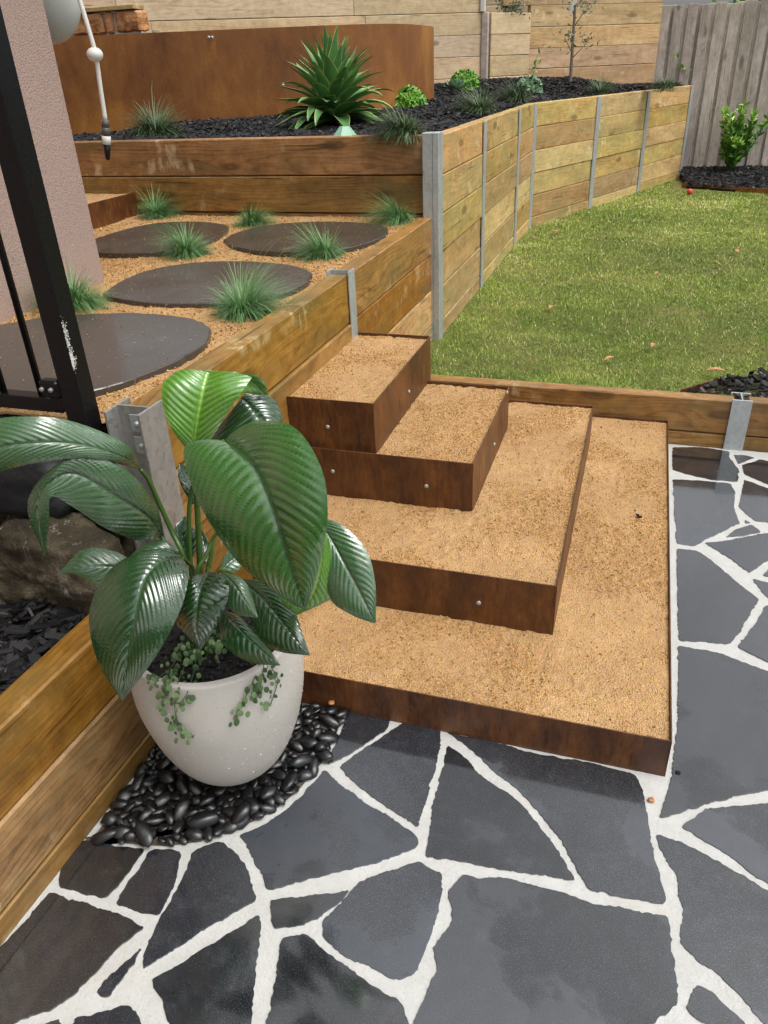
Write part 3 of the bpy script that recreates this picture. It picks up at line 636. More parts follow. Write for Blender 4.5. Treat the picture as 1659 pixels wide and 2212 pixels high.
# ------------------------------------------------------------------ upper planting bed
CP = np.array([(-4.5, 4.5, 1.25), (-3, 4.5, 1.27), (-1.2, 4.5, 1.27), (-1.1, 6, 1.265), (-1.1, 8, 1.265), (-.6, 9.3, 1.27), (.2, 11.5, 1.27), (-3.35, 6.27, 1.30), (-4.5, 5.85, 1.235), (-2.7, 6.5, 1.31),
               (-2, 7.9, 1.353), (-2, 10.2, 1.455), (-1.53, 10.78, 1.45), (-.08, 11.9, 1.31), (-3.5, 9.2, 1.45), (-1.6, 6.5, 1.31)])
def mz(X, Y):
    X = np.asarray(X, float); w_ = [1/((X-a)**2+(Y-b)**2+.05)**1.5 for a, b, c in CP]
    return sum(q*c for q, (a, b, c) in zip(w_, CP))/sum(w_)+.03*(fbm(X, Y, 81, 4, 3)-.5)
bed = [(-6, 4.47), (-1.16, 4.47), (-1.15, 8.02), (.33, 11.9), (-.1, 12.2), (-2, 10.6), (-6, 8)]
nx = 100
X, Y = np.meshgrid(np.linspace(-6, .35, nx), np.linspace(4.475, 12, 110))
xr = np.where(Y < 8.0, -1.155, np.interp(Y, [8, 11.75, 12], [-1.155, .31, .31])); X = -6+(X+6)*(xr+6)/6.35
i = np.arange(nx*110).reshape(110, nx)
obj('planting_bed', np_mesh('planting_bed', np.stack([X, Y, mz(X, Y)-.012], -1).reshape(-1, 3), np.stack([i[:-1, :-1], i[:-1, 1:], i[1:, 1:], i[1:, :-1]], -1).reshape(-1, 4), True), M_SOIL, kind='structure', label='soil of the raised planting bed')
def chips(name, X, Y, zf, lab, a=.012, b=.038, lift=.008):
    n = len(X); l = rng.uniform(a, b, n); s_ = np.stack([l, l*rng.uniform(.25, .6, n), l*rng.uniform(.1, .28, n)], -1)
    P = np.stack([X, Y, zf(X, Y)+rng.uniform(-.004, lift, n)], -1)
    return scatter(name, P, s_, M_CHIP, BX, BF, .5, .2, None, label=lab, cat='mulch', kind='stuff')
n = 60000; X = rng.uniform(-4.8, .35, n); Y = 4.48+rng.uniform(0, 1, n)**1.6*7.5
k_ = inpoly(X, Y, bed) & (rng.uniform(0, 1, n) < .9); X, Y = X[k_], Y[k_]
xr = np.where(Y < 8.0, -1.165, np.interp(Y, [8, 11.75, 12], [-1.165, .29, .29])); k_ = X < xr; X, Y = X[k_][:32000], Y[k_][:32000]
chips('bark_mulch', X, Y, mz, 'black bark mulch covering the raised planting bed', .02, .06, .014)

# curved weathering steel panel
top = 1.93
CL = spline([(-5.2, 5.62), (-4.51, 5.85), (-3.83, 6.10), (-3.37, 6.28), (-2.72, 6.55), (-2.34, 6.74), (-2.11, 6.99), (-2.02, 7.36), (-2.01, 7.90), (-2.15, 8.15), (-2.5, 8.35)], 110)
t = thing('steel_screen', 'tall curved rusty steel sheet behind the big spiky plant', 'planter edge', (-3, 5.6, 1.2))
def screen(a, b):
    P = CL[a:b+1]; T = np.gradient(P, axis=0); T /= np.linalg.norm(T, axis=1)[:, None]; N = np.stack([-T[:, 1], T[:, 0]], -1); c = P[len(P)//2]
    m = len(P); V = np.vstack([np.column_stack([P-c, np.full(m, -.55)]), np.column_stack([P-c, np.full(m, .45)]), np.column_stack([P+N*.006-c, np.full(m, .45)]), np.column_stack([P+N*.006-c, np.full(m, -.55)])])
    F = [(k*m+i, k*m+i+1, ((k+1) % 4)*m+i+1, ((k+1) % 4)*m+i) for k in range(4) for i in range(m-1)]+[(0, m, 2*m, 3*m), (m-1, 2*m-1, 3*m-1, 4*m-1)]
    return obj('steel_panel', poly_mesh('steel_panel', V, F, False), M_STEEL2, t, (c[0], c[1], top-.45))
def split_x(px):
    best = min(range(len(CL)), key=lambda i: abs((lambda d: 829.5+FPX*(d@RT)/(d@FW))(np.array([*CL[i], top])-CAM)-px)); return best
iseam = split_x(458); iseam2 = split_x(548)
screen(0, iseam)
screen(iseam, 109)
for px, py in ((452, 81), (459, 81), (612, 184), (916, 155)):
    # nearest curve point on that ray
    d = ray(px, py); best = min(((abs(np.cross(np.append(q, 0)[:2]/np.linalg.norm(q), d[:2]/np.linalg.norm(d[:2])))), i) for i, q in enumerate(CL))[1]
    q = CL[best]; s_ = np.linalg.norm(q)/np.linalg.norm(d[:2]); c = CAM+d*(s_-.012)
    V, F = tube_arrays([(0, 0, 0), (0, -.008, 0), (0, -.012, 0)], [.011, .011, .005], 8)
    obj('bolt', poly_mesh('bolt', V, F), M_GALV, t, c)

# ------------------------------------------------------------------ back walls
t = thing('sleeper_wall', 'pale weathered timber sleeper wall behind the curved steel sheet', 'retaining wall', (-3.5, 9.1, 1.2))
A = [(-8.2, 5.75), (-5.9, 7.4), (-3.95, 8.80), (-2.0, 10.2)]
for i, zt in enumerate((2.56, 2.347, 2.133, 1.92, 1.707, 1.494)):
    cuts = [(-8.2, 5.75), (-5.0-.25*(i % 2), 8.05-.18*(i % 2)), (-3.25+.1*(i % 3 == 2), 9.303+.072*(i % 3 == 2)), (-2.0, 10.2)]
    for a, b in zip(cuts[:-1], cuts[1:]): sleeper(t, a, b, zt, .213, .08, M_T3)
box('end_cap', (-2.02, 10.16, 1.2), (-1.95, 10.25, 2.133), M_PAL, t, .004)
box('end_post', (-2.035, 10.14, 2.14), (-1.985, 10.2, 2.7), M_WHITE, t, .004)
t = thing('sleeper_wall', 'short stretch of timber wall in the recess left of the small tree', 'retaining wall', (-1.75, 10.5, 1.2))
for i, zt in enumerate((2.133, 1.92, 1.707, 1.494)): sleeper(t, (-1.93, 10.27), (-1.55, 10.78), zt, .213, .08, M_T3)
t = thing('sleeper_wall', 'tall orange brown timber sleeper wall behind the small tree', 'retaining wall', (-.9, 11.3, 1.2))
for i, zt in enumerate((2.64, 2.42, 2.205, 1.985, 1.77, 1.55)): sleeper(t, (-1.85, 10.55), (-.085, 11.92), zt, .218, .08, M_T4, 0) if zt > 2.25 else sleeper(t, (-1.56, 10.775), (-.085, 11.92), zt, .218, .08, M_T4, 0)
# sandstone pillar at the top left
t = thing('sandstone_wall', 'rough orange sandstone block wall with timber cap behind the steel sheet', 'stone wall', (-4.4, 6.5, 1.5))
def mat_sand():
    m = Mat('orange_sandstone', .85, .2); o = m.tc.outputs['Object']; n = m.noise(o, 9, 5, .7); 
    m.col(m.ramp(n, [(.3, (.20, .075, .03)), (.5, (.44, .20, .08)), (.7, (.58, .33, .16))])); m.bump(n, 1., .03); return m.m
M_SAND = mat_sand()
def yx(px, Y): return aty(px, 60, Y)[0]
sy = 6.5
sz_ = lambda py: aty(228, py, sy)[2]
box('mortar', (yx(100, sy), sy+.03, 1.2), (yx(300, sy), sy+.10, sz_(27)), M_GROUT, t, .004)
for a, b, z0, z1 in ((96, 150, 1.3, sz_(26)), (156, 222, sz_(72), sz_(27)), (228, 244, sz_(74), sz_(28)), (249, 303, sz_(73), sz_(27)), (156, 232, 1.5, sz_(76)), (238, 303, 1.5, sz_(78))):
    x0, x1 = yx(a, sy), yx(b, sy)
    b_ = box_bm(x0, x1, sy, sy+.14, z0, z1, .012); bmesh.ops.subdivide_edges(b_, edges=b_.edges[:], cuts=3, use_grid_fill=True)
    c = Vector(((x0+x1)/2, sy+.1, (z0+z1)/2))
    for v in b_.verts: v.co += noise.noise_vector(v.co*9)*.022; v.co -= c
    obj('stone_block', bm_mesh('stone_block', b_), M_SAND, t, c)
box('timber_cap', (yx(90, sy), sy-.02, sz_(25)+.003), (yx(298, sy), sy+.14, sz_(25)+.035), M_T2, t, .003)

# ------------------------------------------------------------------ paling fence
t = thing('paling_fence', 'tall grey weathered timber paling fence on the right', 'fence', (1.5, 12.1, .2))
box('backing_board', (-.12, 12.16, .15), (5, 12.19, 2.13), M_PAL, t, .002)
x = -.14; k = 0
while x < 4.9:
    wd = .128+random.uniform(-.012, .012); zt = 2.17+random.uniform(-.02, .012)-.012*max(0, x-1.0)
    y = 12.10-(.03 if k % 2 else 0)+random.uniform(-.004, .004)
    b = box_bm(-wd/2, wd/2, -.008, .008, .15-zt, 0, .003)
    for v in b.verts: v.co.x += random.uniform(-.003, .003)
    # long axis of the grain is vertical: build lying, turned upright
    for v in b.verts: v.co = Vector((v.co.z, v.co.y, -v.co.x))
    o = obj('paling', bm_mesh('paling', b), M_PAL, t, (x, y, zt)); o.rotation_euler = (0, R(-90), 0)
    x += (.088 if k % 2 else .082)+random.uniform(-.006, .006); k += 1

# far bed on the right with steel edge
fb = [(.40, 11.72), (.46, 10.72), (1.29, 10.32), (3, 9.5), (5, 9.2), (5, 12.1), (.3, 12.1)]
def fz(X, Y): return .245+.05*(np.asarray(Y)-10.4)/1.7+.02*(fbm(X, Y, 91, 3, 2)-.5)
nn = 24
bmv = [(x, y, float(fz(x, y))-.015) for x, y in fb]
me = poly_mesh('mulch_bed', [(x, y, .15) for x, y in fb]+bmv, [tuple(range(7, 14))]+[(i, (i+1) % 7, 7+(i+1) % 7, 7+i) for i in range(7)], False)
obj('garden_bed', me, M_SOIL, kind='structure', label='soil of the far garden bed by the fence')
n = 40000; X = rng.uniform(.3, 3.2, n); Y = rng.uniform(9.5, 12.1, n); k_ = inpoly(X, Y, fb); X, Y = X[k_][:9000], Y[k_][:9000]
chips('bark_mulch', X, Y, fz, 'black bark mulch at the foot of the paling fence', .02, .07, .02)
t = thing('steel_edging', 'thin rusty steel edging between lawn and far mulch bed', 'edging', (1, 10.5, .2))
for a, b in zip([(.40, 10.80), (1.29, 10.30), (3, 9.48)], [(1.29, 10.30), (3, 9.48), (5, 9.15)]): plate('edging_strip', a, b, .15, .262, M_STEEL2, t, .006)
# near right small bed
n = 9000; X = rng.uniform(.2, 3, n); Y = rng.uniform(3.66, 5, n); k_ = inpoly(X, Y, bed_a); X, Y = X[k_][:3600], Y[k_][:3600]
bz = lambda X, Y: .225+.03*np.clip((np.asarray(Y)-3.66)/.25, 0, 1)*np.clip((np.asarray(X)-.3)/.3, 0, 1)
chips('bark_mulch', X, Y, bz, 'black bark mulch behind the edging sleeper at the right edge of the photo', .012, .045, .012)
t = thing('steel_edging', 'thin rusty steel edging around the small mulch bed at the right', 'edging', (.4, 3.9, .2))
for a, b in (((.26, 3.66), (.43, 3.84)), ((.43, 3.84), (.70, 3.99)), ((.70, 3.99), (1.3, 4.15)), ((1.3, 4.15), (4.5, 4.5))): plate('edging_strip', a, b, .12, .243, M_STEEL, t, .004)

# ------------------------------------------------------------------ pebbles
peb_poly = [atz(*p)[:2] for p in [(185, 1808), (225, 1818), (300, 1824), (360, 1828), (430, 1818), (505, 1790), (545, 1775), (590, 1752), (645, 1706), (695, 1648), (725, 1590), (748, 1528), (655, 1478)]]+[(-.8, 1.49), (-1.11, 1.49), (-1.11, .9)]
obj('pebble_base', poly_mesh('pebble_base', [(q[0], q[1], -.0008) for q in peb_poly], [tuple(range(len(peb_poly)))], False), simple('gap_shade_sand', (.075, .055, .042), .9, .5, 60, 0, .6), kind='structure', label='pinkish sand under the black pebbles, darkened as the shade in the gaps')  # sand colour darkened to stand for the shade between the pebbles
_c = np.mean(peb_poly, axis=0)
pb = thing('pebble_bed', 'glossy black pebbles packed round the white pot', 'pebbles', (-.85, 1.1, 0))
def pebmesh(seed):
    b = bmesh.new(); bmesh.ops.create_icosphere(b, subdivisions=2, radius=1); o = Vector((seed*7.7, 0, 0))
    for v in b.verts:
        n_ = v.co.normalized(); v.co = n_*(1+.34*noise.noise(n_*1.1+o)+.10*noise.noise(n_*2.6+o)); v.co.z *= .95
    return bm_mesh('pebble', b, True)
PM = [pebmesh(k) for k in range(10)]
for q in PM: q.materials.append(M_PEB)
pts = []; tries = 0
while len(pts) < 299 and tries < 60000:
    tries += 1; x, y = random.uniform(-1.11, -.4), random.uniform(.85, 1.49)
    if not inpoly(np.array([x]), np.array([y]), peb_poly)[0]: continue
    s_ = random.uniform(.0105, .0235); lay = 0 if tries < 14000 else 1
    dmin = .74 if lay == 0 else .85
    if any(l == lay and math.hypot(x-a, y-b) < dmin*(s_+c) for a, b, c, l in pts): continue
    if lay and math.hypot(x+.86, y-1.22) < .11: continue
    ed = min(math.hypot(x-q[0], y-q[1]) for q in peb_poly)
    pts.append((x, y, s_, lay))
for x, y, s_, l in pts:
    o = bpy.data.objects.new('pebble', random.choice(PM)); link(o, pb, (x, y, .008+(.017 if l else 0)+random.uniform(-.003, .004)))
    o.scale = (s_*random.uniform(1.15, 1.75), s_*random.uniform(.8, 1.05), s_*random.uniform(.6, .85))
    o.rotation_euler = (random.uniform(-.5, .5), random.uniform(-.4, .4), random.uniform(0, 3.14))

n = 2600; X = rng.uniform(-1.11, -.4, n); Y = rng.uniform(.86, 1.49, n); k_ = inpoly(X, Y, peb_poly); X, Y = X[k_], Y[k_]; sz = rng.uniform(.004, .0095, len(X))
b = bmesh.new(); bmesh.ops.create_icosphere(b, subdivisions=2, radius=1); b.verts.ensure_lookup_table(); IB = np.array([v.co[:] for v in b.verts]); IFc = np.array([[v.index for v in f.verts] for f in b.faces]); b.free()
o = scatter('small_pebbles', np.stack([X, Y, rng.uniform(.002, .012, len(X))], -1)-np.array(ORG[pb.name])[None], np.stack([sz*1.3, sz, sz*.75], -1), M_PEB, IB, IFc, .5, .03, None, pb, kind='stuff')
o.data.polygons.foreach_set('use_smooth', [True]*len(o.data.polygons))
# ------------------------------------------------------------------ pot
PC = (-.86, 1.22); PR = [(.026, .0), (.026, .062), (.036, .08), (.062, .108), (.10, .138), (.15, .163), (.21, .183), (.28, .199), (.34, .206), (.40, .204), (.455, .197), (.466, .1955), (.470, .192), (.470, .180), (.463, .177), (.40, .184), (.36, .184)]
pot = thing('plant_pot', 'large off white egg shaped pot with water drops on black pebbles', 'pot', (*PC, 0))
def lathe(name, prof, mat, parent, org, n=72):
    th = np.linspace(0, 2*np.pi, n, endpoint=False); V = [(r*math.cos(a), r*math.sin(a), z) for z, r in prof for a in th]; m = len(prof)
    F = [(k*n+i, k*n+(i+1) % n, (k+1)*n+(i+1) % n, (k+1)*n+i) for k in range(m-1) for i in range(n)]
    return obj(name, poly_mesh(name, V, F), mat, parent, org)
pp = spline(PR, 60); lathe('pot_body', [(float(z), max(0, float(r))) for z, r in pp], M_POT, pot, (*PC, 0))
th = np.linspace(0, 6.283, 40, endpoint=False)
sV = [(0, 0, .425)]; sF = []
for k in range(1, 13):
    for a in th: r_ = .185*k/12; sV.append((r_*math.cos(a), r_*math.sin(a), .425+.012*noise.noise(Vector((math.cos(a)*r_*40, math.sin(a)*r_*40, 3)))))
for i in range(40): sF.append((0, 1+i, 1+(i+1) % 40))
for k in range(11):
    for i in range(40): sF.append((1+k*40+i, 1+k*40+(i+1) % 40, 41+k*40+(i+1) % 40, 41+k*40+i))
# soil sits loosely in the pot
obj('potting_soil', poly_mesh('potting_soil', sV, sF), M_SOIL, None, (*PC, 0), label='dark potting soil inside the white pot', cat='soil', kind='stuff')
a = rng.uniform(0, 6.28, 900); r_ = .18*np.sqrt(rng.uniform(0, 1, 900))
sz = rng.uniform(.002, .007, 900)
scatter('soil_crumbs', np.stack([PC[0]+r_*np.cos(a), PC[1]+r_*np.sin(a), np.full(900, .430)], -1), sz, M_CHIP, label='dark crumbs on the potting soil', cat='soil', kind='stuff')
# drops of water on the pot
n = 700; zz = rng.uniform(.06, .45, n); aa = rng.uniform(-2.7, 1.2, n); keep = rng.uniform(0, 1, n) < np.clip(.25+.75*(aa > -.9), 0, 1); zz, aa = zz[keep], aa[keep]
zz2 = np.array([q[0] for q in PR[1:12]]); rr2 = np.array([q[1] for q in PR[1:12]]); rp = np.interp(zz, zz2, rr2)
D = mat_attr('water_drop', [(0, (.6, .58, .55)), (1, (.8, .79, .77))], .05, .9)
scatter('water_drops', np.stack([PC[0]+rp*np.cos(aa), PC[1]+rp*np.sin(aa), zz], -1), .0008+.0017*rng.uniform(0, 1, len(zz))**2, D, jit=.1, label='water drops beading on the white pot', cat='water drops', kind='stuff')

# ------------------------------------------------------------------ peace lily
lily = thing('peace_lily', 'large glossy broad leaved plant growing in the white pot', 'plant', (PC[0], PC[1], .43))
def leaf(Mi, Le, Ri, mat, n=150, m=20, veins=22, amp=.0016, name='leaf', bow=.0, und=.0):
    """each list: (px, py, Y); midrib, left edge, right edge"""
    w3 = lambda L: spline([aty(px, py, Y) for px, py, Y in L], n)
    C_, A, B = w3(Mi), w3(Le), w3(Ri); U = np.linspace(0, 1, n)[:, None]
    vs = np.linspace(-1, 1, 2*m+1); av = np.abs(vs)[None]
    E = np.where((vs < 0)[None, :, None], A[:, None, :], B[:, None, :]); P = C_[:, None, :]+(E-C_[:, None, :])*av[..., None]
    # gentle arch across each half
    Tn = np.gradient(C_, axis=0); Cr = B-A; N = np.cross(Cr, Tn); N /= np.linalg.norm(N, axis=1)[:, None]+1e-9
    sg = np.sign((N*(CAM-C_)).sum(1)); sg[sg == 0] = 1
    if sg.mean() < 0: N = -N
    wd = np.linalg.norm(Cr, axis=1)[:, None]
    arch = np.sin(np.pi*av)*wd*(.045+bow)
    ph = (U-.20*av-.10*av*av)*veins
    tri = np.abs(np.sin(np.pi*ph)); ridge = (tri**.8)
    taper = np.clip(wd/.05, 0, 1)*np.clip((1-av)*6, .15, 1)*np.clip(av*8, 0, 1)
    mid = -np.exp(-(av/.03)**2)*.0022*np.clip(wd/.05, 0, 1)
    wav = und*np.sin(U*17+vs[None]*2)*av**2
    P = P+N[:, None, :]*(arch+ridge*amp*taper*1.6+mid+wav)[..., None]
    k = 2*m+1; i = np.arange(n*k).reshape(n, k); F = np.stack([i[:-1, :-1], i[:-1, 1:], i[1:, 1:], i[1:, :-1]], -1).reshape(-1, 4)
    org = P[0, m]; me = np_mesh(name, P.reshape(-1, 3)-org, F, True)
    fattr(me, 'vv', np.broadcast_to(av, (n, k)).ravel()); fattr(me, 'furrow_shade', ((1-ridge)**2*np.clip(av*6, 0, 1)).ravel())
    return obj(name, me, mat, lily, org)
# big front leaf
leaf([(482, 953, 1.16), (507, 966, 1.12), (552, 1012, 1.06), (590, 1097, 1.01), (622, 1200, .99), (646, 1275, .985), (661, 1319, .985)],
     [(482, 953, 1.16), (402, 962, 1.11), (408, 1030, 1.06), (442, 1110, 1.02), (512, 1212, 1.0), (594, 1280, .99), (661, 1319, .985)],
     [(484, 953, 1.16), (545, 913, 1.14), (632, 921, 1.09), (692, 1005, 1.03), (708, 1105, 1.0), (692, 1215, .99), (662, 1319, .985)], M_LILY, 200, 26, 24, .0020)
# bright leaf behind it
leaf([(690, 1120, 1.14), (697, 1180, 1.13), (690, 1240, 1.12), (672, 1290, 1.12), (640, 1328, 1.12)],
     [(690, 1120, 1.14), (655, 1190, 1.12), (620, 1240, 1.11), (600, 1285, 1.11), (638, 1329, 1.12)],
     [(690, 1118, 1.14), (708, 1160, 1.15), (722, 1235, 1.15), (724, 1285, 1.14), (642, 1329, 1.12)], M_LILYB, 120, 16, 15, .0016)
# dark right leaf
leaf([(680, 1115, 1.20), (715, 1165, 1.17), (755, 1235, 1.14), (788, 1300, 1.12), (810, 1346, 1.11)],
     [(680, 1120, 1.20), (700, 1200, 1.15), (712, 1290, 1.12), (757, 1327, 1.11), (809, 1347, 1.11)],
     [(682, 1113, 1.20), (742, 1136, 1.19), (792, 1190, 1.17), (811, 1262, 1.14), (812, 1344, 1.11)], M_LILYG, 120, 18, 16, .0014)
# bright upper leaf and its folded over back
leaf([(419, 985, 1.27), (422, 940, 1.27), (430, 890, 1.28), (440, 840, 1.30), (449, 806, 1.33)],
     [(417, 985, 1.27), (374, 932, 1.24), (353, 880, 1.25), (351, 832, 1.27), (376, 805, 1.31)],
     [(421, 985, 1.27), (458, 945, 1.28), (492, 890, 1.29), (520, 850, 1.30), (545, 815, 1.33)], M_LILYB, 120, 20, 13, .0020, bow=.02)
leaf([(445, 804, 1.335), (490, 806, 1.36), (535, 820, 1.39), (570, 850, 1.42)],
     [(376, 804, 1.31), (445, 801, 1.34), (556, 812, 1.39), (582, 855, 1.43)],
     [(447, 812, 1.325), (505, 862, 1.34), (525, 850, 1.37), (560, 853, 1.42)], M_LILYB, 60, 10, 6, .001)
leaf([(520, 860, 1.40), (545, 880, 1.39), (570, 910, 1.38), (590, 950, 1.37)],
     [(530, 850, 1.40), (470, 925, 1.36), (450, 960, 1.33), (520, 985, 1.33)],
     [(532, 849, 1.41), (585, 858, 1.44), (606, 890, 1.43), (614, 935, 1.40)], M_LILYD, 80, 14, 8, .0016)  # shadowed leaf behind, its shade put in through the dark leaf colour
# lower left big leaf
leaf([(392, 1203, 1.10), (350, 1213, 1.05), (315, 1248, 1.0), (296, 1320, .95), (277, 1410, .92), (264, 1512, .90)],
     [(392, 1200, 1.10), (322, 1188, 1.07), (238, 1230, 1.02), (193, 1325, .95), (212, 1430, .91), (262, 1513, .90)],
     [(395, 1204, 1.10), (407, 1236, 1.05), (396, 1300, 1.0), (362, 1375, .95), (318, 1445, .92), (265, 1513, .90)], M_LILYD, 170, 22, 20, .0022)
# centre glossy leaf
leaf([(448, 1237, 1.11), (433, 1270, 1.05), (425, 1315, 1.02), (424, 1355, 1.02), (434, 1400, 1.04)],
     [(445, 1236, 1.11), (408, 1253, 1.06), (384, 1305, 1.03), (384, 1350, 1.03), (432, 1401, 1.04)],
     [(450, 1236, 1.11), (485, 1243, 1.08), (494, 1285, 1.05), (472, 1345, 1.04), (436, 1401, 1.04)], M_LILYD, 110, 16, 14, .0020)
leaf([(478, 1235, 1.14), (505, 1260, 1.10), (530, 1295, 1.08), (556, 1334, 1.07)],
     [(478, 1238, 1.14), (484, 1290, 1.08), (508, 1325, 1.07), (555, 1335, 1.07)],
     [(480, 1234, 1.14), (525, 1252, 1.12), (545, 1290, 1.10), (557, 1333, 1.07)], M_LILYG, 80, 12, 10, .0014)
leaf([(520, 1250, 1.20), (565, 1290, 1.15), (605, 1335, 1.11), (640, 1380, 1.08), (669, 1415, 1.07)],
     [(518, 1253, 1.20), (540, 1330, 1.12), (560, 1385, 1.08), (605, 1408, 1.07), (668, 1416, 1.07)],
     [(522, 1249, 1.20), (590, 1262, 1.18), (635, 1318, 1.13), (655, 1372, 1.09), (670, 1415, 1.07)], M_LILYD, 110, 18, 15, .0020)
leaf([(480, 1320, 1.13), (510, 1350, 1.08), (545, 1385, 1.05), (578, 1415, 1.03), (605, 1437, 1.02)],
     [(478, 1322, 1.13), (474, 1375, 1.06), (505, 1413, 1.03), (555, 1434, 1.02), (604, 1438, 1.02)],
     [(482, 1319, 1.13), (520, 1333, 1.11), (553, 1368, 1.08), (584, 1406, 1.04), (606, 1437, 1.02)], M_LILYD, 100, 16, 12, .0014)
# long pale leaf to the upper left
leaf([(304, 1014, 1.20), (262, 985, 1.13), (170, 960, 1.07), (70, 957, 1.02), (-30, 972, .99), (-110, 1010, .98)],
     [(303, 1016, 1.20), (245, 1000, 1.12), (165, 990, 1.06), (60, 1003, 1.01), (-20, 1022, .99), (-110, 1012, .98)],
     [(305, 1013, 1.20), (275, 962, 1.15), (175, 916, 1.10), (80, 900, 1.05), (-30, 915, 1.02), (-110, 1008, .98)], M_LILYG, 150, 20, 20, .0016)
# mid left leaf with hanging tip
leaf([(352, 1160, 1.24), (322, 1118, 1.17), (245, 1067, 1.10), (165, 1022, 1.06), (108, 1040, 1.03), (84, 1090, 1.02), (97, 1200, 1.02)],
     [(354, 1158, 1.24), (338, 1095, 1.20), (285, 1025, 1.14), (205, 988, 1.09), (130, 997, 1.05), (60, 1085, 1.03), (95, 1201, 1.02)],
     [(350, 1163, 1.24), (300, 1167, 1.16), (228, 1141, 1.09), (165, 1100, 1.05), (112, 1073, 1.02), (106, 1125, 1.01), (98, 1200, 1.02)], M_LILYG, 170, 20, 22, .0018)
leaf([(300, 1225, 1.18), (245, 1222, 1.14), (185, 1226, 1.11), (129, 1238, 1.09)],
     [(300, 1222, 1.18), (250, 1192, 1.17), (180, 1187, 1.14), (128, 1237, 1.09)],
     [(298, 1245, 1.17), (230, 1275, 1.12), (170, 1243, 1.10), (130, 1239, 1.09)], M_LILYG, 80, 14, 11, .0014)
leaf([(392, 1195, 1.22), (350, 1188, 1.20), (310, 1195, 1.18), (275, 1210, 1.17)],
     [(390, 1192, 1.22), (355, 1168, 1.22), (310, 1176, 1.20), (274, 1208, 1.17)],
     [(392, 1200, 1.22), (350, 1205, 1.19), (310, 1215, 1.17), (276, 1211, 1.17)], M_LILYG, 60, 10, 8, .0012)
leaf([(418, 1090, 1.34), (408, 1050, 1.35), (398, 1025, 1.36), (388, 1000, 1.37)],
     [(414, 1088, 1.34), (394, 1055, 1.34), (384, 1025, 1.35), (387, 999, 1.37)],
     [(420, 1088, 1.34), (424, 1045, 1.37), (415, 1018, 1.38), (390, 999, 1.37)], M_LILYD, 50, 10, 6, .001)
leaf([(408, 1215, 1.28), (398, 1180, 1.29), (392, 1150, 1.30), (398, 1116, 1.32)],
     [(405, 1212, 1.28), (383, 1172, 1.28), (376, 1142, 1.29), (396, 1116, 1.32)],
     [(412, 1215, 1.28), (425, 1180, 1.31), (420, 1145, 1.32), (400, 1116, 1.32)], M_LILYD, 50, 10, 7, .001)
leaf([(440, 1220, 1.27), (442, 1190, 1.29), (438, 1165, 1.31), (432, 1140, 1.33)],
     [(437, 1218, 1.27), (428, 1190, 1.28), (426, 1165, 1.30), (431, 1140, 1.33)],
     [(444, 1218, 1.27), (452, 1190, 1.30), (448, 1165, 1.31), (433, 1140, 1.33)], M_LILYD, 40, 8, 6, .001)
leaf([(478, 1235, 1.36), (492, 1218, 1.38), (508, 1205, 1.40), (530, 1195, 1.42)],
     [(477, 1233, 1.36), (482, 1205, 1.38), (500, 1188, 1.40), (529, 1193, 1.42)],
     [(480, 1237, 1.36), (500, 1236, 1.37), (520, 1226, 1.39), (531, 1196, 1.42)], M_LILYG, 40, 8, 6, .001)
# leaf stalks running down into the soil
base = np.array([PC[0], PC[1], .425])
STK = [([(422, 985, 1.27), (424, 1057, 1.27), (429, 1150, 1.265), (433, 1232, 1.25)], .0078, (-.02, .03)), ([(482, 953, 1.16), (440, 990, 1.22), (414, 1060, 1.25), (408, 1130, 1.25), (413, 1234, 1.23)], .0055, (-.035, .0)),
       ([(690, 1118, 1.14), (560, 1060, 1.25), (470, 1150, 1.25), (445, 1200, 1.22), (425, 1240, 1.19)], .005, (-.01, -.03)), ([(461, 1162, 1.28), (456, 1200, 1.26), (449, 1240, 1.24)], .0065, (.02, .01)),
       ([(303, 1014, 1.20), (320, 1035, 1.21), (345, 1090, 1.22), (372, 1150, 1.22), (396, 1205, 1.20)], .0062, (-.05, -.01)), ([(345, 1150, 1.24), (352, 1165, 1.23), (372, 1190, 1.22), (392, 1215, 1.20)], .006, (-.045, -.03)),
       ([(395, 1205, 1.10), (405, 1215, 1.14), (418, 1235, 1.17)], .005, (-.02, -.05)), ([(448, 1237, 1.11), (450, 1232, 1.15), (446, 1236, 1.19)], .004, (.0, -.04)), ([(520, 1250, 1.2), (490, 1235, 1.22), (470, 1240, 1.22)], .004, (.03, .0))]
for pts_, r_, off in STK:
    P = [aty(*q) for q in pts_]; e = base+np.array([off[0], off[1], 0]); P.append(P[-1]*.45+e*.55+np.array([0, 0, .03])); P.append(e-np.array([0, 0, .02]))
    P = spline(P, 34); tube('stem', P, np.linspace(r_*.7, r_*1.15, 34), M_STEM, lily, 10, org=tuple(P[0]))
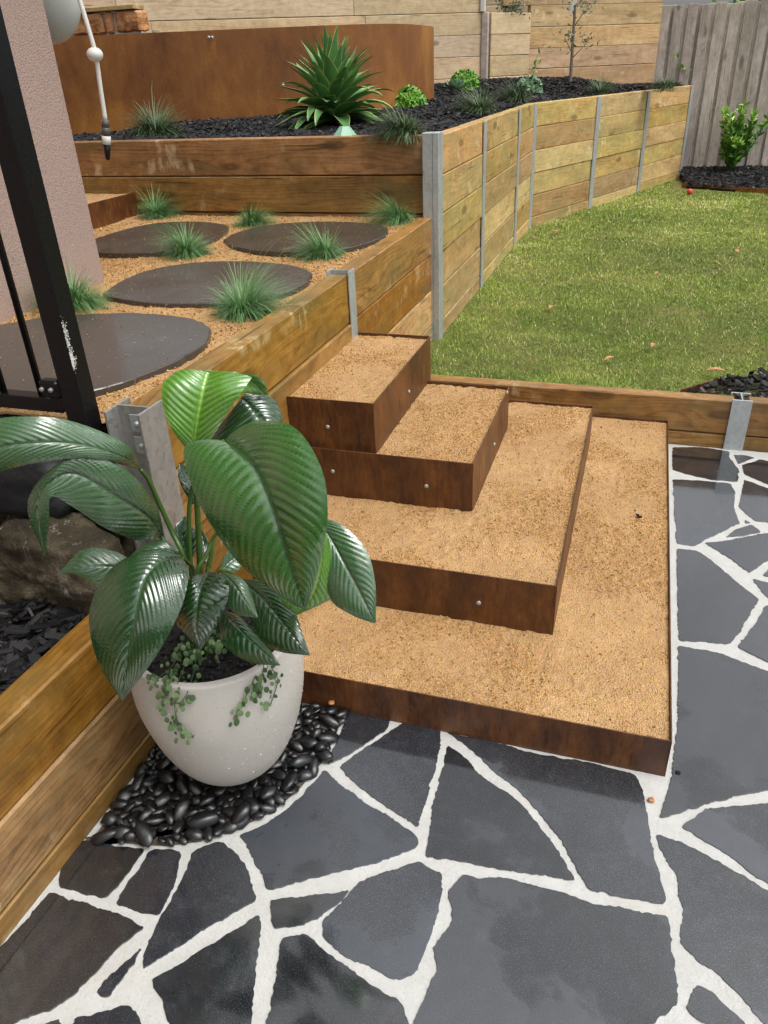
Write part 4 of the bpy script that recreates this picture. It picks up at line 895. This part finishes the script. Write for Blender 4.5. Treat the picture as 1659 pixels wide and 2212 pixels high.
# trailing silver green plant
tp = thing('trailing_plant', 'small round leaved trailing plant spilling over the rim of the white pot', 'plant', (PC[0], PC[1]-.1, .44))
def round_leaf(c, nrm, s_, mat=M_DICH):
    q = Vector(nrm).to_track_quat('Z', 'Y').to_matrix(); V = [(0, 0, 0)]
    for k in range(9):
        a = k/9*6.283; rr = s_*(1-.35*math.exp(-((a-3.14)/.5)**2)); V.append((rr*math.cos(a), rr*math.sin(a), .25*s_*math.cos(2*a)*.5-.1*s_))
    V = [tuple(q @ Vector(v)) for v in V]; me = poly_mesh('leaf', V, [(0, 1+k, 1+(k+1) % 9) for k in range(9)])
    fattr(me, 'rnd', [random.random()]*10); obj('leaf', me, mat, tp, tuple(c))
def potr(z): return float(np.interp(z, zz2, rr2))
runs = [([(395, 1400), (370, 1445), (345, 1465), (334, 1485)], .16), ([(420, 1400), (400, 1440), (385, 1480), (378, 1530), (388, 1570), (402, 1588)], .3),
        ([(430, 1395), (420, 1450), (405, 1500), (392, 1520)], .2), ([(545, 1405), (560, 1435), (545, 1480), (525, 1520), (508, 1565)], .3), ([(560, 1405), (570, 1440), (560, 1490), (555, 1510)], .2),
        ([(575, 1420), (590, 1450), (600, 1475), (585, 1525)], .2), ([(470, 1400), (500, 1385), (530, 1395), (560, 1405)], .1), ([(400, 1420), (430, 1390), (470, 1380), (510, 1400)], .1), ([(440, 1430), (420, 1400), (390, 1390)], .1), ([(470, 1420), (450, 1385), (420, 1375)], .1), ([(380, 1445), (362, 1490), (345, 1540)], .1)]
for pts_, dn in runs:
    P = []
    for px, py in pts_:
        # on the pot's skin where the ray meets it, else just over the soil
        d = ray(px, py); hit = None
        for s_ in np.linspace(.8, 2.2, 600):
            q = CAM+d*s_; rad = math.hypot(q[0]-PC[0], q[1]-PC[1])
            if q[2] < .468 and rad < potr(max(q[2], .02))+.006 and rad > .16: hit = q; break
            if q[2] < .455 and rad < .18: hit = q; break
        if hit is None: hit = aty(px, py, 1.03)
        P.append(hit)
    P = spline(P, 5*len(P)); P[:, 2] += .004
    tube('runner', P, .0011, M_DICH, tp, 5, org=tuple(P[0]))
    for k in range(1, len(P)):
        for _q in range(2 if random.random() < .55 else 1):
            o_ = rng.normal(0, .010, 3); c = P[k]+o_; c[1] -= abs(o_[0])*.5+.004
            round_leaf(c, (random.uniform(-.4, .5), -1, random.uniform(.1, 1.3)), random.uniform(.004, .0085))

# ------------------------------------------------------------------ plants
def tuft(name, loc, h, spread, n, mat, lab, cat='grass tuft', grp=None, w_=.0012, seg=5, seed=0, up=.25):
    g = np.random.default_rng(seed+100); az = g.uniform(0, 6.28, n); r0 = g.uniform(0, spread*.16, n); L = h*g.uniform(.55, 1.15, n)
    el = np.clip(g.normal(.62, .40, n), .02, 1.4); droop = g.uniform(.5, 2.3, n); t_ = np.linspace(0, 1, seg)
    V = np.zeros((n, seg, 2, 3)); bias = g.uniform(-.35, .35, 2); az = az+np.clip(g.normal(0, .3, n), -.6, .6); L = L*(1+.35*np.cos(az-g.uniform(0, 6.28))); L = np.where(g.uniform(0, 1, n) < .05, L*1.45, L)
    x = r0*np.cos(az); y = r0*np.sin(az); z = np.zeros(n)
    for j in range(seg):
        e = el+droop*t_[j]**1.3; 
        if j:
            s_ = L/(seg-1); x = x+(np.cos(az)*np.sin(e)+bias[0]*t_[j])*s_; y = y+(np.sin(az)*np.sin(e)+bias[1]*t_[j])*s_; z = z+np.cos(e)*s_
        wd = w_*(1-.85*t_[j]**2); V[:, j, 0] = np.stack([x-np.sin(az)*wd, y+np.cos(az)*wd, z], -1); V[:, j, 1] = np.stack([x+np.sin(az)*wd, y-np.cos(az)*wd, z], -1)
    V[..., 2] = np.where(V[..., 2] < -.25*h, -.25*h, V[..., 2])
    k = seg*2; i = (np.arange(n)*k)[:, None]+np.arange(0, k-2, 2)[None]; F = np.stack([i, i+1, i+3, i+2], -1).reshape(-1, 4)
    me = np_mesh(name, V.reshape(-1, 3), F, True); fattr(me, 'rnd', np.repeat(np.clip(g.normal(.45, .22, n), 0, 1), k))
    return obj(name, me, mat, None, loc, label=lab, cat=cat, group=grp)
G1 = 'green grass tufts on the gravel terrace'
TU = [((340, 472), .20, .13, 620, 'green grass tuft against the back wall beside the small steel step'), ((545, 485), .17, .13, 560, 'low green grass tuft against the back wall between the two rear stepping stones'),
      ((862, 480), .21, .12, 520, 'green grass tuft in the back right corner of the terrace by the tall post'), ((408, 548), .19, .14, 620, 'green grass tuft overlapping the back left stepping stone'),
      ((703, 552), .18, .13, 620, 'green grass tuft in front of the back right stepping stone'), ((525, 672), .22, .14, 700, 'largest green grass tuft nearest the steps, beside the middle stepping stone'), ((165, 655), .22, .14, 600, 'green grass tuft against the pink house wall behind the black gate post')]
for k, ((px, py), h_, sp, n, lab) in enumerate(TU):
    c = atz(px, py, TZ+.01); tuft('grass_tuft', (c[0], c[1], float(tz(c[0], c[1]))), h_*(.80 if k != 5 else .74), sp*2.4, int(n*1.8), M_TUFT, lab, grp=G1, seed=k, w_=.0012)
G2 = 'dark fine leaved tufts in the raised mulch bed'
def onbed(px, py):
    d = ray(px, py)
    for s_ in np.linspace(3, 16, 2600):
        q = CAM+d*s_
        if q[1] > 4.5 and q[2] <= float(mz(q[0], q[1])): return q
    return CAM+d*12
for k, ((px, py), h_, n, lab) in enumerate([((340, 297), .26, 700, 'dark grass tuft behind the planter wall near the hanging hose'), ((868, 292), .17, 700, 'fine grass tuft hanging over the planter wall beside the tall corner post'), ((1035, 243), .20, 600, 'dark grass tuft in the mulch just behind the bend of the long wall'),
        ((1120, 219), .24, 600, 'dark grass tuft in the mulch in front of the pale small shrub'), ((1298, 206), .20, 600, 'dark grass tuft in the mulch to the right of the small tree'), ((1437, 191), .18, 400, 'dark grass tuft at the far end of the mulch bed by the paling fence')]):
    q = onbed(px, py) if k != 1 else np.array([-1.3, 4.47, 1.29])
    tuft('grass_tuft', tuple(q), h_*.88, .5, int(n*2.2), M_TUFT2, lab, grp=G2, seed=20+k, w_=.0022)
# variegated agave
ag = onbed(722, 272); AG = thing('agave', 'large spiky rosette with yellow edged green leaves against the rusty sheet', 'plant', tuple(ag))
def blade(parent, org, az, el, L, W, droop, mat, name='leaf', n=14, m=3, fold=.35, twist=0., tip=1.):
    U = np.linspace(0, 1, n); P = np.zeros((n, 3)); e = el
    pos = np.zeros(3); T = []
    for k in range(n):
        e = el-droop*U[k]**1.5+tip*max(0, U[k]-.75)*1.2
        d = np.array([math.cos(az+twist*U[k])*math.cos(e), math.sin(az+twist*U[k])*math.cos(e), math.sin(e)]); T.append(d)
        if k: pos = pos+d*L/(n-1)
        P[k] = pos
    T = np.array(T); side = np.stack([-np.sin(az+twist*U), np.cos(az+twist*U), np.zeros(n)], -1); nrm = np.cross(T, side)
    nrm *= np.sign(nrm[:, 2:3]+1e-6)
    wd = W*np.interp(U, [0, .12, .35, .6, .85, 1], [.6, .62, .95, 1, .42, .02])
    vs = np.linspace(-1, 1, 2*m+1); V = P[:, None]+side[:, None]*(vs[None, :, None]*wd[:, None, None])+nrm[:, None]*((np.abs(vs)**1.5)[None, :, None]*wd[:, None, None]*fold)
    k = 2*m+1; i = np.arange(n*k).reshape(n, k); F = np.stack([i[:-1, :-1], i[:-1, 1:], i[1:, 1:], i[1:, :-1]], -1).reshape(-1, 4)
    me = np_mesh(name, V.reshape(-1, 3), F, True); fattr(me, 'vv', np.broadcast_to(np.abs(vs)[None], (n, k)).ravel())
    return obj(name, me, mat, parent, org)
for k in range(112):
    f = k/111; az = k*2.39996+random.uniform(-.2, .2); el = R(86-80*f**1.05)+random.uniform(-.16, .16)
    L = (.44-.04*f)*random.uniform(.82, 1.12)
    blade(AG, (ag[0]+.03*math.cos(az)*f, ag[1]+.03*math.sin(az)*f, ag[2]+.10*(1-f)+.02), az, el, L, .046*random.uniform(.8, 1.15), random.uniform(.0, .35)+.5*f+.9*f*random.random(), M_AGAVE, fold=.4, twist=random.uniform(-.45, .45), tip=random.uniform(-2.5, 2.5)*f)
# bright green succulent mounds
def mound(px, py, r, n, mat, lab, l=.035, ht=.8, name='succulent'):
    q = onbed(px, py); n2 = n; a = rng.uniform(0, 6.28, n2); u = rng.uniform(-.1, 1, n2); rr = np.sqrt(np.clip(1-u*u, 0, 1)); Pn = np.stack([rr*np.cos(a), rr*np.sin(a), u], -1)
    V = []; F = []
    for d in Pn:
        d = d+rng.normal(0, .12, 3); d /= np.linalg.norm(d); c = d*r*rng.uniform(.78, 1.0)*np.array([1, 1, ht])
        s_ = np.cross(d, (0, 0, 1.)); s_ /= np.linalg.norm(s_)+1e-6; t_ = np.cross(s_, d)
        for j in range(4):
            an = j*1.57+rng.uniform(0, .8); sd_ = s_*math.cos(an)+t_*math.sin(an); b0 = len(V); w_ = np.cross(sd_, d)*l*.28
            V += [c, c+sd_*l*.5+d*l*.35-w_, c+sd_*l*.5+d*l*.35+w_, c+sd_*l*.95+d*l*.62]; F += [(b0, b0+1, b0+3, b0+2)]
    me = np_mesh(name, np.array(V), np.array(F), False); fattr(me, 'rnd', rng.uniform(0, 1, len(V)))
    return obj(name, me, mat, None, (q[0], q[1], q[2]+.01), label=lab, cat='plant')
mound(878, 233, .16, 260, M_SUCC, 'bright green succulent mound beside the big spiky plant', .05, .85)
mound(1004, 188, .15, 220, M_SUCC, 'bright green succulent mound behind the pale rosette', .05, .9)
mound(1142, 197, .12, 160, M_ECH, 'pale grey green small shrub in the mulch left of the small tree', .055, .9, 'small_shrub')
q = onbed(985, 210); EC = thing('echeveria', 'pale grey green rosette succulent in the mulch bed', 'plant', tuple(q))
for k in range(40):
    f = k/39; az = k*2.39996; blade(EC, tuple(q+np.array([0, 0, .06])), az, R(80-78*f), .10+.06*f, .038, -.5, M_ECH, fold=.5, n=8, tip=.5)
# green plastic garden light or dripper cover
c = atz(745, 291, 1.30); t = thing('plastic_marker', 'pale green plastic cone marker on the mulch by the planter wall', 'garden marker', tuple(c))
b = bmesh.new(); bmesh.ops.create_cone(b, cap_ends=True, segments=6, radius1=.075, radius2=.028, depth=.055); 
f_ = max(b.faces, key=lambda f: f.calc_center_median().z); rr = bmesh.ops.inset_region(b, faces=[f_], thickness=.006, depth=0); bmesh.ops.translate(b, verts=f_.verts, vec=(0, 0, -.03))
for v in b.verts: v.co.z += .015
obj('cone', bm_mesh('cone', b), M_GREENP, t, tuple(c)); box('base_plate', (c[0]-.085, c[1]-.05, c[2]-.02), (c[0]+.085, c[1]+.05, c[2]-.011), M_GREENP, t, .002)
# young olive tree on a stake
q = onbed(1232, 180); TR = thing('olive_sapling', 'thin young olive tree on a slender trunk in the far mulch bed', 'tree', tuple(q))
tp2 = np.array([*aty(1243, 0, q[1])]); tr_ = spline([q-np.array([0, 0, .05]), q*.7+tp2*.3+np.array([.0, 0, 0]), q*.35+tp2*.65, tp2+np.array([0, 0, .15])], 16)
tube('trunk', tr_, np.linspace(.020, .013, 16), M_TWIG, TR, 8, org=tuple(q))
for nm, zc, rr, nl, dx in (('foliage', .95, .10, 46, -.05), ('foliage', .55, .13, 60, -.09), ('foliage', .5, .08, 30, .16), ('foliage', .9, .1, 50, .12), ('foliage', 1.08, .12, 50, .05)):
    c = q+np.array([dx, 0, zc])*1.0; c[2] = q[2]+(tp2[2]-q[2])*zc
    V = []; F = []; rd = []
    for _ in range(nl):
        p = c+rng.normal(0, rr*.6, 3); d = rng.normal(0, 1, 3); d[2] = abs(d[2])*.6+.3; d /= np.linalg.norm(d); s_ = np.cross(d, rng.normal(0, 1, 3)); s_ /= np.linalg.norm(s_); b0 = len(V); l = rng.uniform(.04, .07)
        V += [p-q, p+d*l*.5-s_*.008-q, p+d*l*.5+s_*.008-q, p+d*l-q]; F.append((b0, b0+1, b0+3, b0+2)); rd += [rng.uniform(0, 1)]*4
    me = np_mesh('foliage', V, F); fattr(me, 'rnd', rd); obj('foliage', me, M_OLIVE, TR, tuple(q))
    tube('branch', [tr_[int(min(15, max(2, zc*13)))]-[0, 0, .05], c], [.006, .003], M_TWIG, TR, 5, org=tuple(q))
c = aty(1240, 10, q[1]-.05)
b = box_bm(-.022, .022, -.002, .002, -.085, .085)
for v in b.verts: v.co = Vector((v.co.x+v.co.z*.45, v.co.y-.05, v.co.z))
obj('plant_tag', bm_mesh('plant_tag', b), M_WHITE, TR, tuple(c))
# right hand shrub
c = atz(1572, 372, .28); SH = thing('laurel_shrub', 'leafy green shrub with fresh light tips in front of the paling fence', 'shrub', tuple(c))
V = []; F = []; rd = []
for s in range(18):
    az = rng.uniform(0, 6.28); ln = rng.uniform(.06, .42); topz = rng.uniform(.3, .86)*(1-.2*ln); e = np.array([math.cos(az)*ln, math.sin(az)*ln*.6, topz])
    pts_ = spline([(0, 0, 0), (e[0]*.65, e[1]*.65, e[2]*.5), tuple(e)], 14); tube('stem', pts_+c, np.linspace(.008, .004, 14), M_STEM, SH, 5, org=tuple(c))
    for k in range(3, 14):
        for _ in range(4 if k < 12 else 6):
            d = rng.normal(0, .8, 3); d[2] = abs(d[2])*.8+.35; d /= np.linalg.norm(d); s_ = np.cross(d, rng.normal(0, 1, 3)); s_ /= np.linalg.norm(s_); n_ = np.cross(s_, d)
            l = rng.uniform(.07, .125); p = pts_[k]; w_ = l*.22; b0 = len(V)
            V += [p, p+d*l*.45-s_*w_+n_*.006, p+d*l*.5, p+d*l*.45+s_*w_+n_*.006, p+d*l-n_*.01]; F += [(b0, b0+1, b0+2, b0+2), (b0, b0+2, b0+3, b0+3), (b0+1, b0+4, b0+2, b0+2), (b0+2, b0+4, b0+3, b0+3)]
            rd += [np.clip(rng.uniform(0, .55)+(.45 if k > 11 else 0), 0, 1)]*5
me = poly_mesh('foliage', V, F, False); fattr(me, 'rnd', rd); obj('foliage', me, M_SHRUB, SH, tuple(c))
# small weed, succulent on upper ledge, greenery over the fence
def sprig(name, c, h_, n, mat, lab, cat, ls=.04, sp=.06, lean=(0, 0)):
    V = [(-.002, 0, -.02), (.002, 0, -.02), (lean[0]+.002, lean[1], h_), (lean[0]-.002, lean[1], h_)]; F = [(0, 1, 2, 3)]; rd = [.3]*4
    for _ in range(n):
        u = rng.uniform(0, 1); p = np.array([lean[0]*u, lean[1]*u, h_*u])+rng.normal(0, sp*.5, 3)*np.array([1, 1, .4]); d = rng.normal(0, 1, 3); d[2] = abs(d[2]); d /= np.linalg.norm(d); s_ = np.cross(d, rng.normal(0, 1, 3)); s_ /= np.linalg.norm(s_); b0 = len(V); l = ls*rng.uniform(.6, 1.2)
        V += [p, p+d*l*.5-s_*l*.2, p+d*l*.5+s_*l*.2, p+d*l]; F.append((b0, b0+1, b0+3, b0+2)); rd += [rng.uniform(0, 1)]*4
    me = np_mesh(name, V, F); fattr(me, 'rnd', rd); return obj(name, me, mat, None, tuple(c), label=lab, cat=cat)
sprig('pale_plant', (-1.76, 10.66, 2.12), .09, 330, M_OLIVE, 'pale round leaved plant on top of the recess wall', 'plant', .045, .16)['kind'] = 'stuff'
sprig('leafy_plant', (-1.92, 10.75, 2.2), .3, 50, M_SHRUB, 'dark leafy plant behind the top of the recess wall', 'plant', .10, .1)
sprig('weed', aty(1150, 165, 10.7), .22, 16, M_SHRUB, 'thin green weed in the corner of the two back walls', 'weed', .07, .04, (.05, 0))
q = aty(1482, 165, 12.0); sprig('weed', q, .28, 8, M_SHRUB, 'thin weed growing up the paling fence above the mulch bed', 'weed', .10, .02, (-.16, 0))
q = atz(1497, 352, .27); sprig('seedling', q, .12, 22, M_SHRUB, 'small seedling at the foot of the paling fence left of the shrub', 'plant', .06, .06)
sprig('hedge', (1.15, 12.75, 1.95), .35, 500, M_SHRUB, 'green foliage showing over the fence at the top right corner', 'hedge', .12, .5)
# back filling of the ledge behind the recess
obj('upper_bed', poly_mesh('upper_bed', [(-2.0, 10.36, 2.08), (-1.62, 10.84, 2.08), (-1.9, 11.6, 2.08), (-3, 11.2, 2.08)], [(0, 1, 2, 3)], False), M_SOIL, kind='structure', label='soil behind the recess wall')
t = thing('sleeper_wall', 'far pale timber wall seen through the gap above the recess', 'retaining wall', (-2.1, 11.3, 2))
for i, zt in enumerate((2.7, 2.48, 2.26)): sleeper(t, (-3.2, 10.95), (-1.6, 11.45), zt, .218, .08, M_T3)

# ------------------------------------------------------------------ black gate and post
g = thing('garden_gate', 'black metal gate with thin bars at the left edge', 'gate', (-1.7, 1.47, .86))
box('gate_post', (-1.288, 1.408, .55), (-1.232, 1.464, 2.15), M_BLACK, g, .003)
box('bottom_rail', (-2.15, 1.448, .888), (-1.330, 1.488, .925), M_BLACK, g, .003)
box('top_rail', (-2.15, 1.448, 1.95), (-1.330, 1.488, 1.99), M_BLACK, g, .003)
for x in np.arange(-1.40, -2.1, -.118): tube('bar', [(x, 1.468, .92), (x, 1.468, 1.5), (x, 1.468, 1.95)], .0085, M_BLACK, g, 10, org=(x, 1.468, .92))
hg = box('hinge', (-1.345, 1.425, .90), (-1.289, 1.47, .955), M_BLACK, g, .008)
box('hinge_plate', (-1.340, 1.40, .948), (-1.286, 1.43, .992), M_BLACK, hg, .006)
for dx in (-.328, -.302):
    V, F = tube_arrays([(0, 0, 0), (0, -.006, 0), (0, -.008, 0)], [.006, .006, .003], 8); obj('bolt', poly_mesh('bolt', V, F), M_GALVD, hg, (-1+dx, 1.399, .972))
n = 420; q_ = rng.uniform(0, 1, n) < .6; P = np.stack([np.full(n, -1.2318), 1.409+np.abs(rng.normal(0, .006, n)), np.where(q_, rng.normal(1.045, .010, n), rng.normal(1.10, .022, n))], -1)
scatter('paint_flecks', P, np.stack([rng.uniform(.0006, .0022, n), rng.uniform(.0006, .0022, n), rng.uniform(.0006, .002, n)], -1), M_WHITE, label='white paint splashes on the edge of the black gate post', cat='paint splash', kind='stuff')

# ------------------------------------------------------------------ hanging hose
hz_ = thing('garden_hose', 'cream hose hanging from a reel with a round stopper and nozzle', 'hose', (-2.0, 2.86, 1.3))
hy = 2.88
Pk = [aty(150, -60, hy), aty(172, 0, hy), aty(192, 65, hy), aty(207, 120, hy), aty(217, 190, hy), aty(228, 262, hy)]
tube('hose_pipe', spline(Pk, 30), .0085, M_WHITE, hz_, 12, org=tuple(Pk[3]))
c = aty(205, 118, hy); b = bmesh.new(); bmesh.ops.create_uvsphere(b, u_segments=20, v_segments=12, radius=.030)
for v in b.verts: v.co.z *= .82
obj('stopper_ball', bm_mesh('stopper_ball', b, True), M_WHITE, hz_, tuple(c))
a0, a1 = aty(227, 260, hy), aty(233, 345, hy); d = a1-a0
def seg(name, f0, f1, r0, r1, mat):
    p, q = a0+d*f0, a0+d*f1; V, F = tube_arrays([p, p*.97+q*.03, p*.03+q*.97, q], [r0*.85, r0, r1, r1*.9], 16); obj(name, poly_mesh(name, V-p, F), mat, hz_, tuple(p))
seg('collar', 0, .17, .014, .0155, M_CLEAR); seg('coupling', .17, .38, .0165, .0175, M_CLEAR); seg('sleeve', .38, .60, .0175, .0165, M_WHITE); seg('nozzle', .60, 1., .0155, .0085, M_BLACK)
c = aty(96, -6, 2.98); V, F = tube_arrays([c+np.array([0, -.05, 0]), c+np.array([0, -.045, 0]), c+np.array([0, .06, 0]), c+np.array([0, .065, 0])], [.115, .135, .135, .12], 40)
rl = thing('hose_reel', 'white round hose reel casing at the top left by the house corner', 'hose reel', tuple(c))
b = bmesh.new(); bmesh.ops.create_uvsphere(b, u_segments=40, v_segments=20, radius=.155)
for v in b.verts: v.co.y *= .45
obj('casing', bm_mesh('casing', b, True), simple('pale_grey_plastic', (.50, .53, .50), .35, .08, 8, 0, .02), rl, tuple(c))

# ------------------------------------------------------------------ dark slab, rock and mulch at the left
def mat_rock():
    m = Mat('mossy_rock', .85, .3); o = m.tc.outputs['Object']; n = m.noise(o, 6, 6, .7); v = m.noise(m.vm('MULTIPLY', o, (9, 9, 3)), 1.8, 6, .75); x, y, z = m.sep(o)
    c = m.ramp(n, [(.32, (.02, .015, .009)), (.5, (.062, .049, .027)), (.68, (.22, .18, .12))])
    c = m.mix(m.ramp(v, [(.58, 0), (.66, .9)]), c, (.42, .38, .34)); ms = m.noise(m.vm('ADD', o, (2, 2, 2)), 8, 5, .7)
    c = m.mix(m.math('MULTIPLY', m.ramp(ms, [(.48, 0), (.56, 1)]), m.ramp(z, [(.5, .0), (.62, .9)])), c, (.055, .040, .012))
    m.col(c); m.bump(m.math('ADD', n, m.math('MULTIPLY', m.noise(o, 60, 5, .75), .5)), 1., .03); return m.m
M_ROCK = mat_rock()
def boulder(name, c, s_, mat, seed, lab, cat, amp=.3, sub=5):
    b = bmesh.new(); bmesh.ops.create_icosphere(b, subdivisions=sub, radius=1); o = Vector((seed*5.1, 2, 0))
    for v in b.verts:
        n_ = v.co.normalized(); k = max(abs(n_.x), abs(n_.y), abs(n_.z)); bx = n_/k
        q = n_*.45+bx*.55; q *= 1+amp*noise.noise(n_*1.3+o)+amp*.4*noise.noise(n_*3.4+o)+amp*.16*noise.noise(n_*9+o)+amp*.09*noise.noise(n_*24+o)
        v.co = Vector((q.x*s_[0], q.y*s_[1], q.z*s_[2]))
    return obj(name, bm_mesh(name, b, True), mat, None, c, label=lab, cat=cat)
boulder('boulder', (-1.46, 1.43, .40), (.27, .15, .185), M_ROCK, 3, 'rough mossy boulder under the black slab behind the low wall', 'rock', .34, 6)
boulder('rubble_stone', (-1.26, 1.52, .50), (.06, .05, .07), M_ROCK, 9, 'small grey stone wedged between the boulder and the steel post', 'rock', .3, 4)
M_SLABK = simple('black_bitumen', (.018, .019, .021), .45, .5, 70, 0, .5, .5, .004)
sb = boulder('capping_slab', (-1.76, 1.49, .725), (.44, .13, .135), M_SLABK, 5, 'black painted stone slab under the gate at the left edge', 'slab', .10)
boulder('capping_stone', (-1.36, 1.52, .80), (.11, .05, .035), M_ROCK, 14, 'pale mossy stone on top of the black slab under the gate', 'rock', .25, 4)
box('terrace_edge', (-2.19, 1.56, .1), (-1.2, 1.62, .835), M_SLABK, None, .004, label='black painted edge holding the terrace gravel behind the boulder', cat='retaining edge')
def bz2(X, Y): return .33+.05*np.clip((np.asarray(Y)-.9)/.5, 0, 1)+.03*(fbm(X, Y, 97, 6, 2)-.5)
sheet('side_bed', -2.19, -1.199, -.9, 1.6, .05, lambda X, Y: bz2(X, Y)-.012, M_SOIL, kind='structure', label='soil behind the low timber wall')
n = 4200; X = rng.uniform(-2.15, -1.205, n); Y = rng.uniform(.3, 1.5, n)
chips('bark_mulch', X, Y, bz2, 'black bark mulch behind the low timber wall at the lower left', .014, .062, .02)

# ------------------------------------------------------------------ small things
c = atz(1490, 414, LZ+.03); b = bmesh.new(); bmesh.ops.create_uvsphere(b, u_segments=24, v_segments=14, radius=.034)
obj('ball', bm_mesh('ball', b, True), M_RED, None, tuple(c), label='small red ball lying on the lawn', cat='ball')
DL = [((1590, 545), .05, 'dead brown leaf on the lawn at the right of the photo'), ((1492, 440), .04, 'curled pinkish leaf on the lawn below the red ball'), ((1612, 458), .04, 'small pale leaf on the lawn near the right edge, below the shrub'), ((1401, 429), .04, 'orange leaf on the lawn by the far wall'),
      ((1200, 503), .05, 'pale tan leaf on the lawn near the bend of the wall'), ((1152, 516), .035, 'small brown leaf at the foot of the wall by the bend'), ((1190, 666), .04, 'pale green leaf on the middle of the lawn'), ((1410, 748), .035, 'brown leaf on the lawn left of the small mulch bed'), ((1285, 808), .0, ''),
      ((1317, 778), .04, 'dry leaf on the lawn near the edging sleeper'), ((1545, 805), .05, 'curled brown leaf beside the small mulch bed'), ((1550, 572), .03, 'small orange leaf on the right part of the lawn'), ((1420, 592), .03, 'tiny dry leaf in the middle of the lawn')]
for (px, py), s_, lab in DL:
    if not s_: continue
    s_ *= 1.5; c = atz(px, py, LZ+.026); az = random.uniform(0, 3.1)
    t_ = np.linspace(0, 1, 7); V = []
    for u in t_:
        w_ = s_*.24*math.sin(math.pi*min(1, u*.95+.03)); z = s_*.22*math.sin(u*3.1)+.002
        for v in (-1, 0, 1): x, y = (u-.5)*s_*1.3, v*w_; V.append((x*math.cos(az)-y*math.sin(az), x*math.sin(az)+y*math.cos(az), z+abs(v)*s_*.08))
    F = [(i*3+j, i*3+j+1, i*3+j+4, i*3+j+3) for i in range(6) for j in range(2)]
    obj('fallen_leaf', poly_mesh('fallen_leaf', V, F), M_DEAD, None, tuple(c), label=lab, cat='leaf', group='fallen leaves on the lawn')
for (px, py), s_, lab, z in [((1407, 1728), .008, 'small brown stone chip on the white grout beside the lowest step', .004), ((1464, 1668), .006, 'tiny dark crumb on the paving right of the lowest step', .004), ((1377, 881+0), .0, '', 0), ((1376, 881), .0, '', 0), ((1377, 977), .0, '', 0), ((716, 1518), .009, 'orange gravel crumb on the pebbles by the lowest step', .03), ((1377, 1112), .006, 'dark crumb lying in the gravel of the lowest step', .122), ((1372, 1103), .0035, 'smaller dark crumb in the gravel of the lowest step', .122), ((1377, 980), .0, '', 0)]:
    if s_: boulder('stone_chip', tuple(atz(px, py, z)), (s_, s_*.8, s_*.6), M_SAND if 'brown' in lab or 'orange' in lab else M_SOIL, px, lab, 'stone chip', .4, 2)
boulder('stone_chip', tuple(atz(1381, 0+1116, .12)), (.008, .006, .004), M_SOIL, 77, 'flat dark crumb in the lowest step gravel, in its right half', 'stone chip', .4, 2)
tot = sum(len(o.data.polygons) for o in S.objects if o.type == 'MESH'); print('polys', tot, 'objects', len(S.objects))
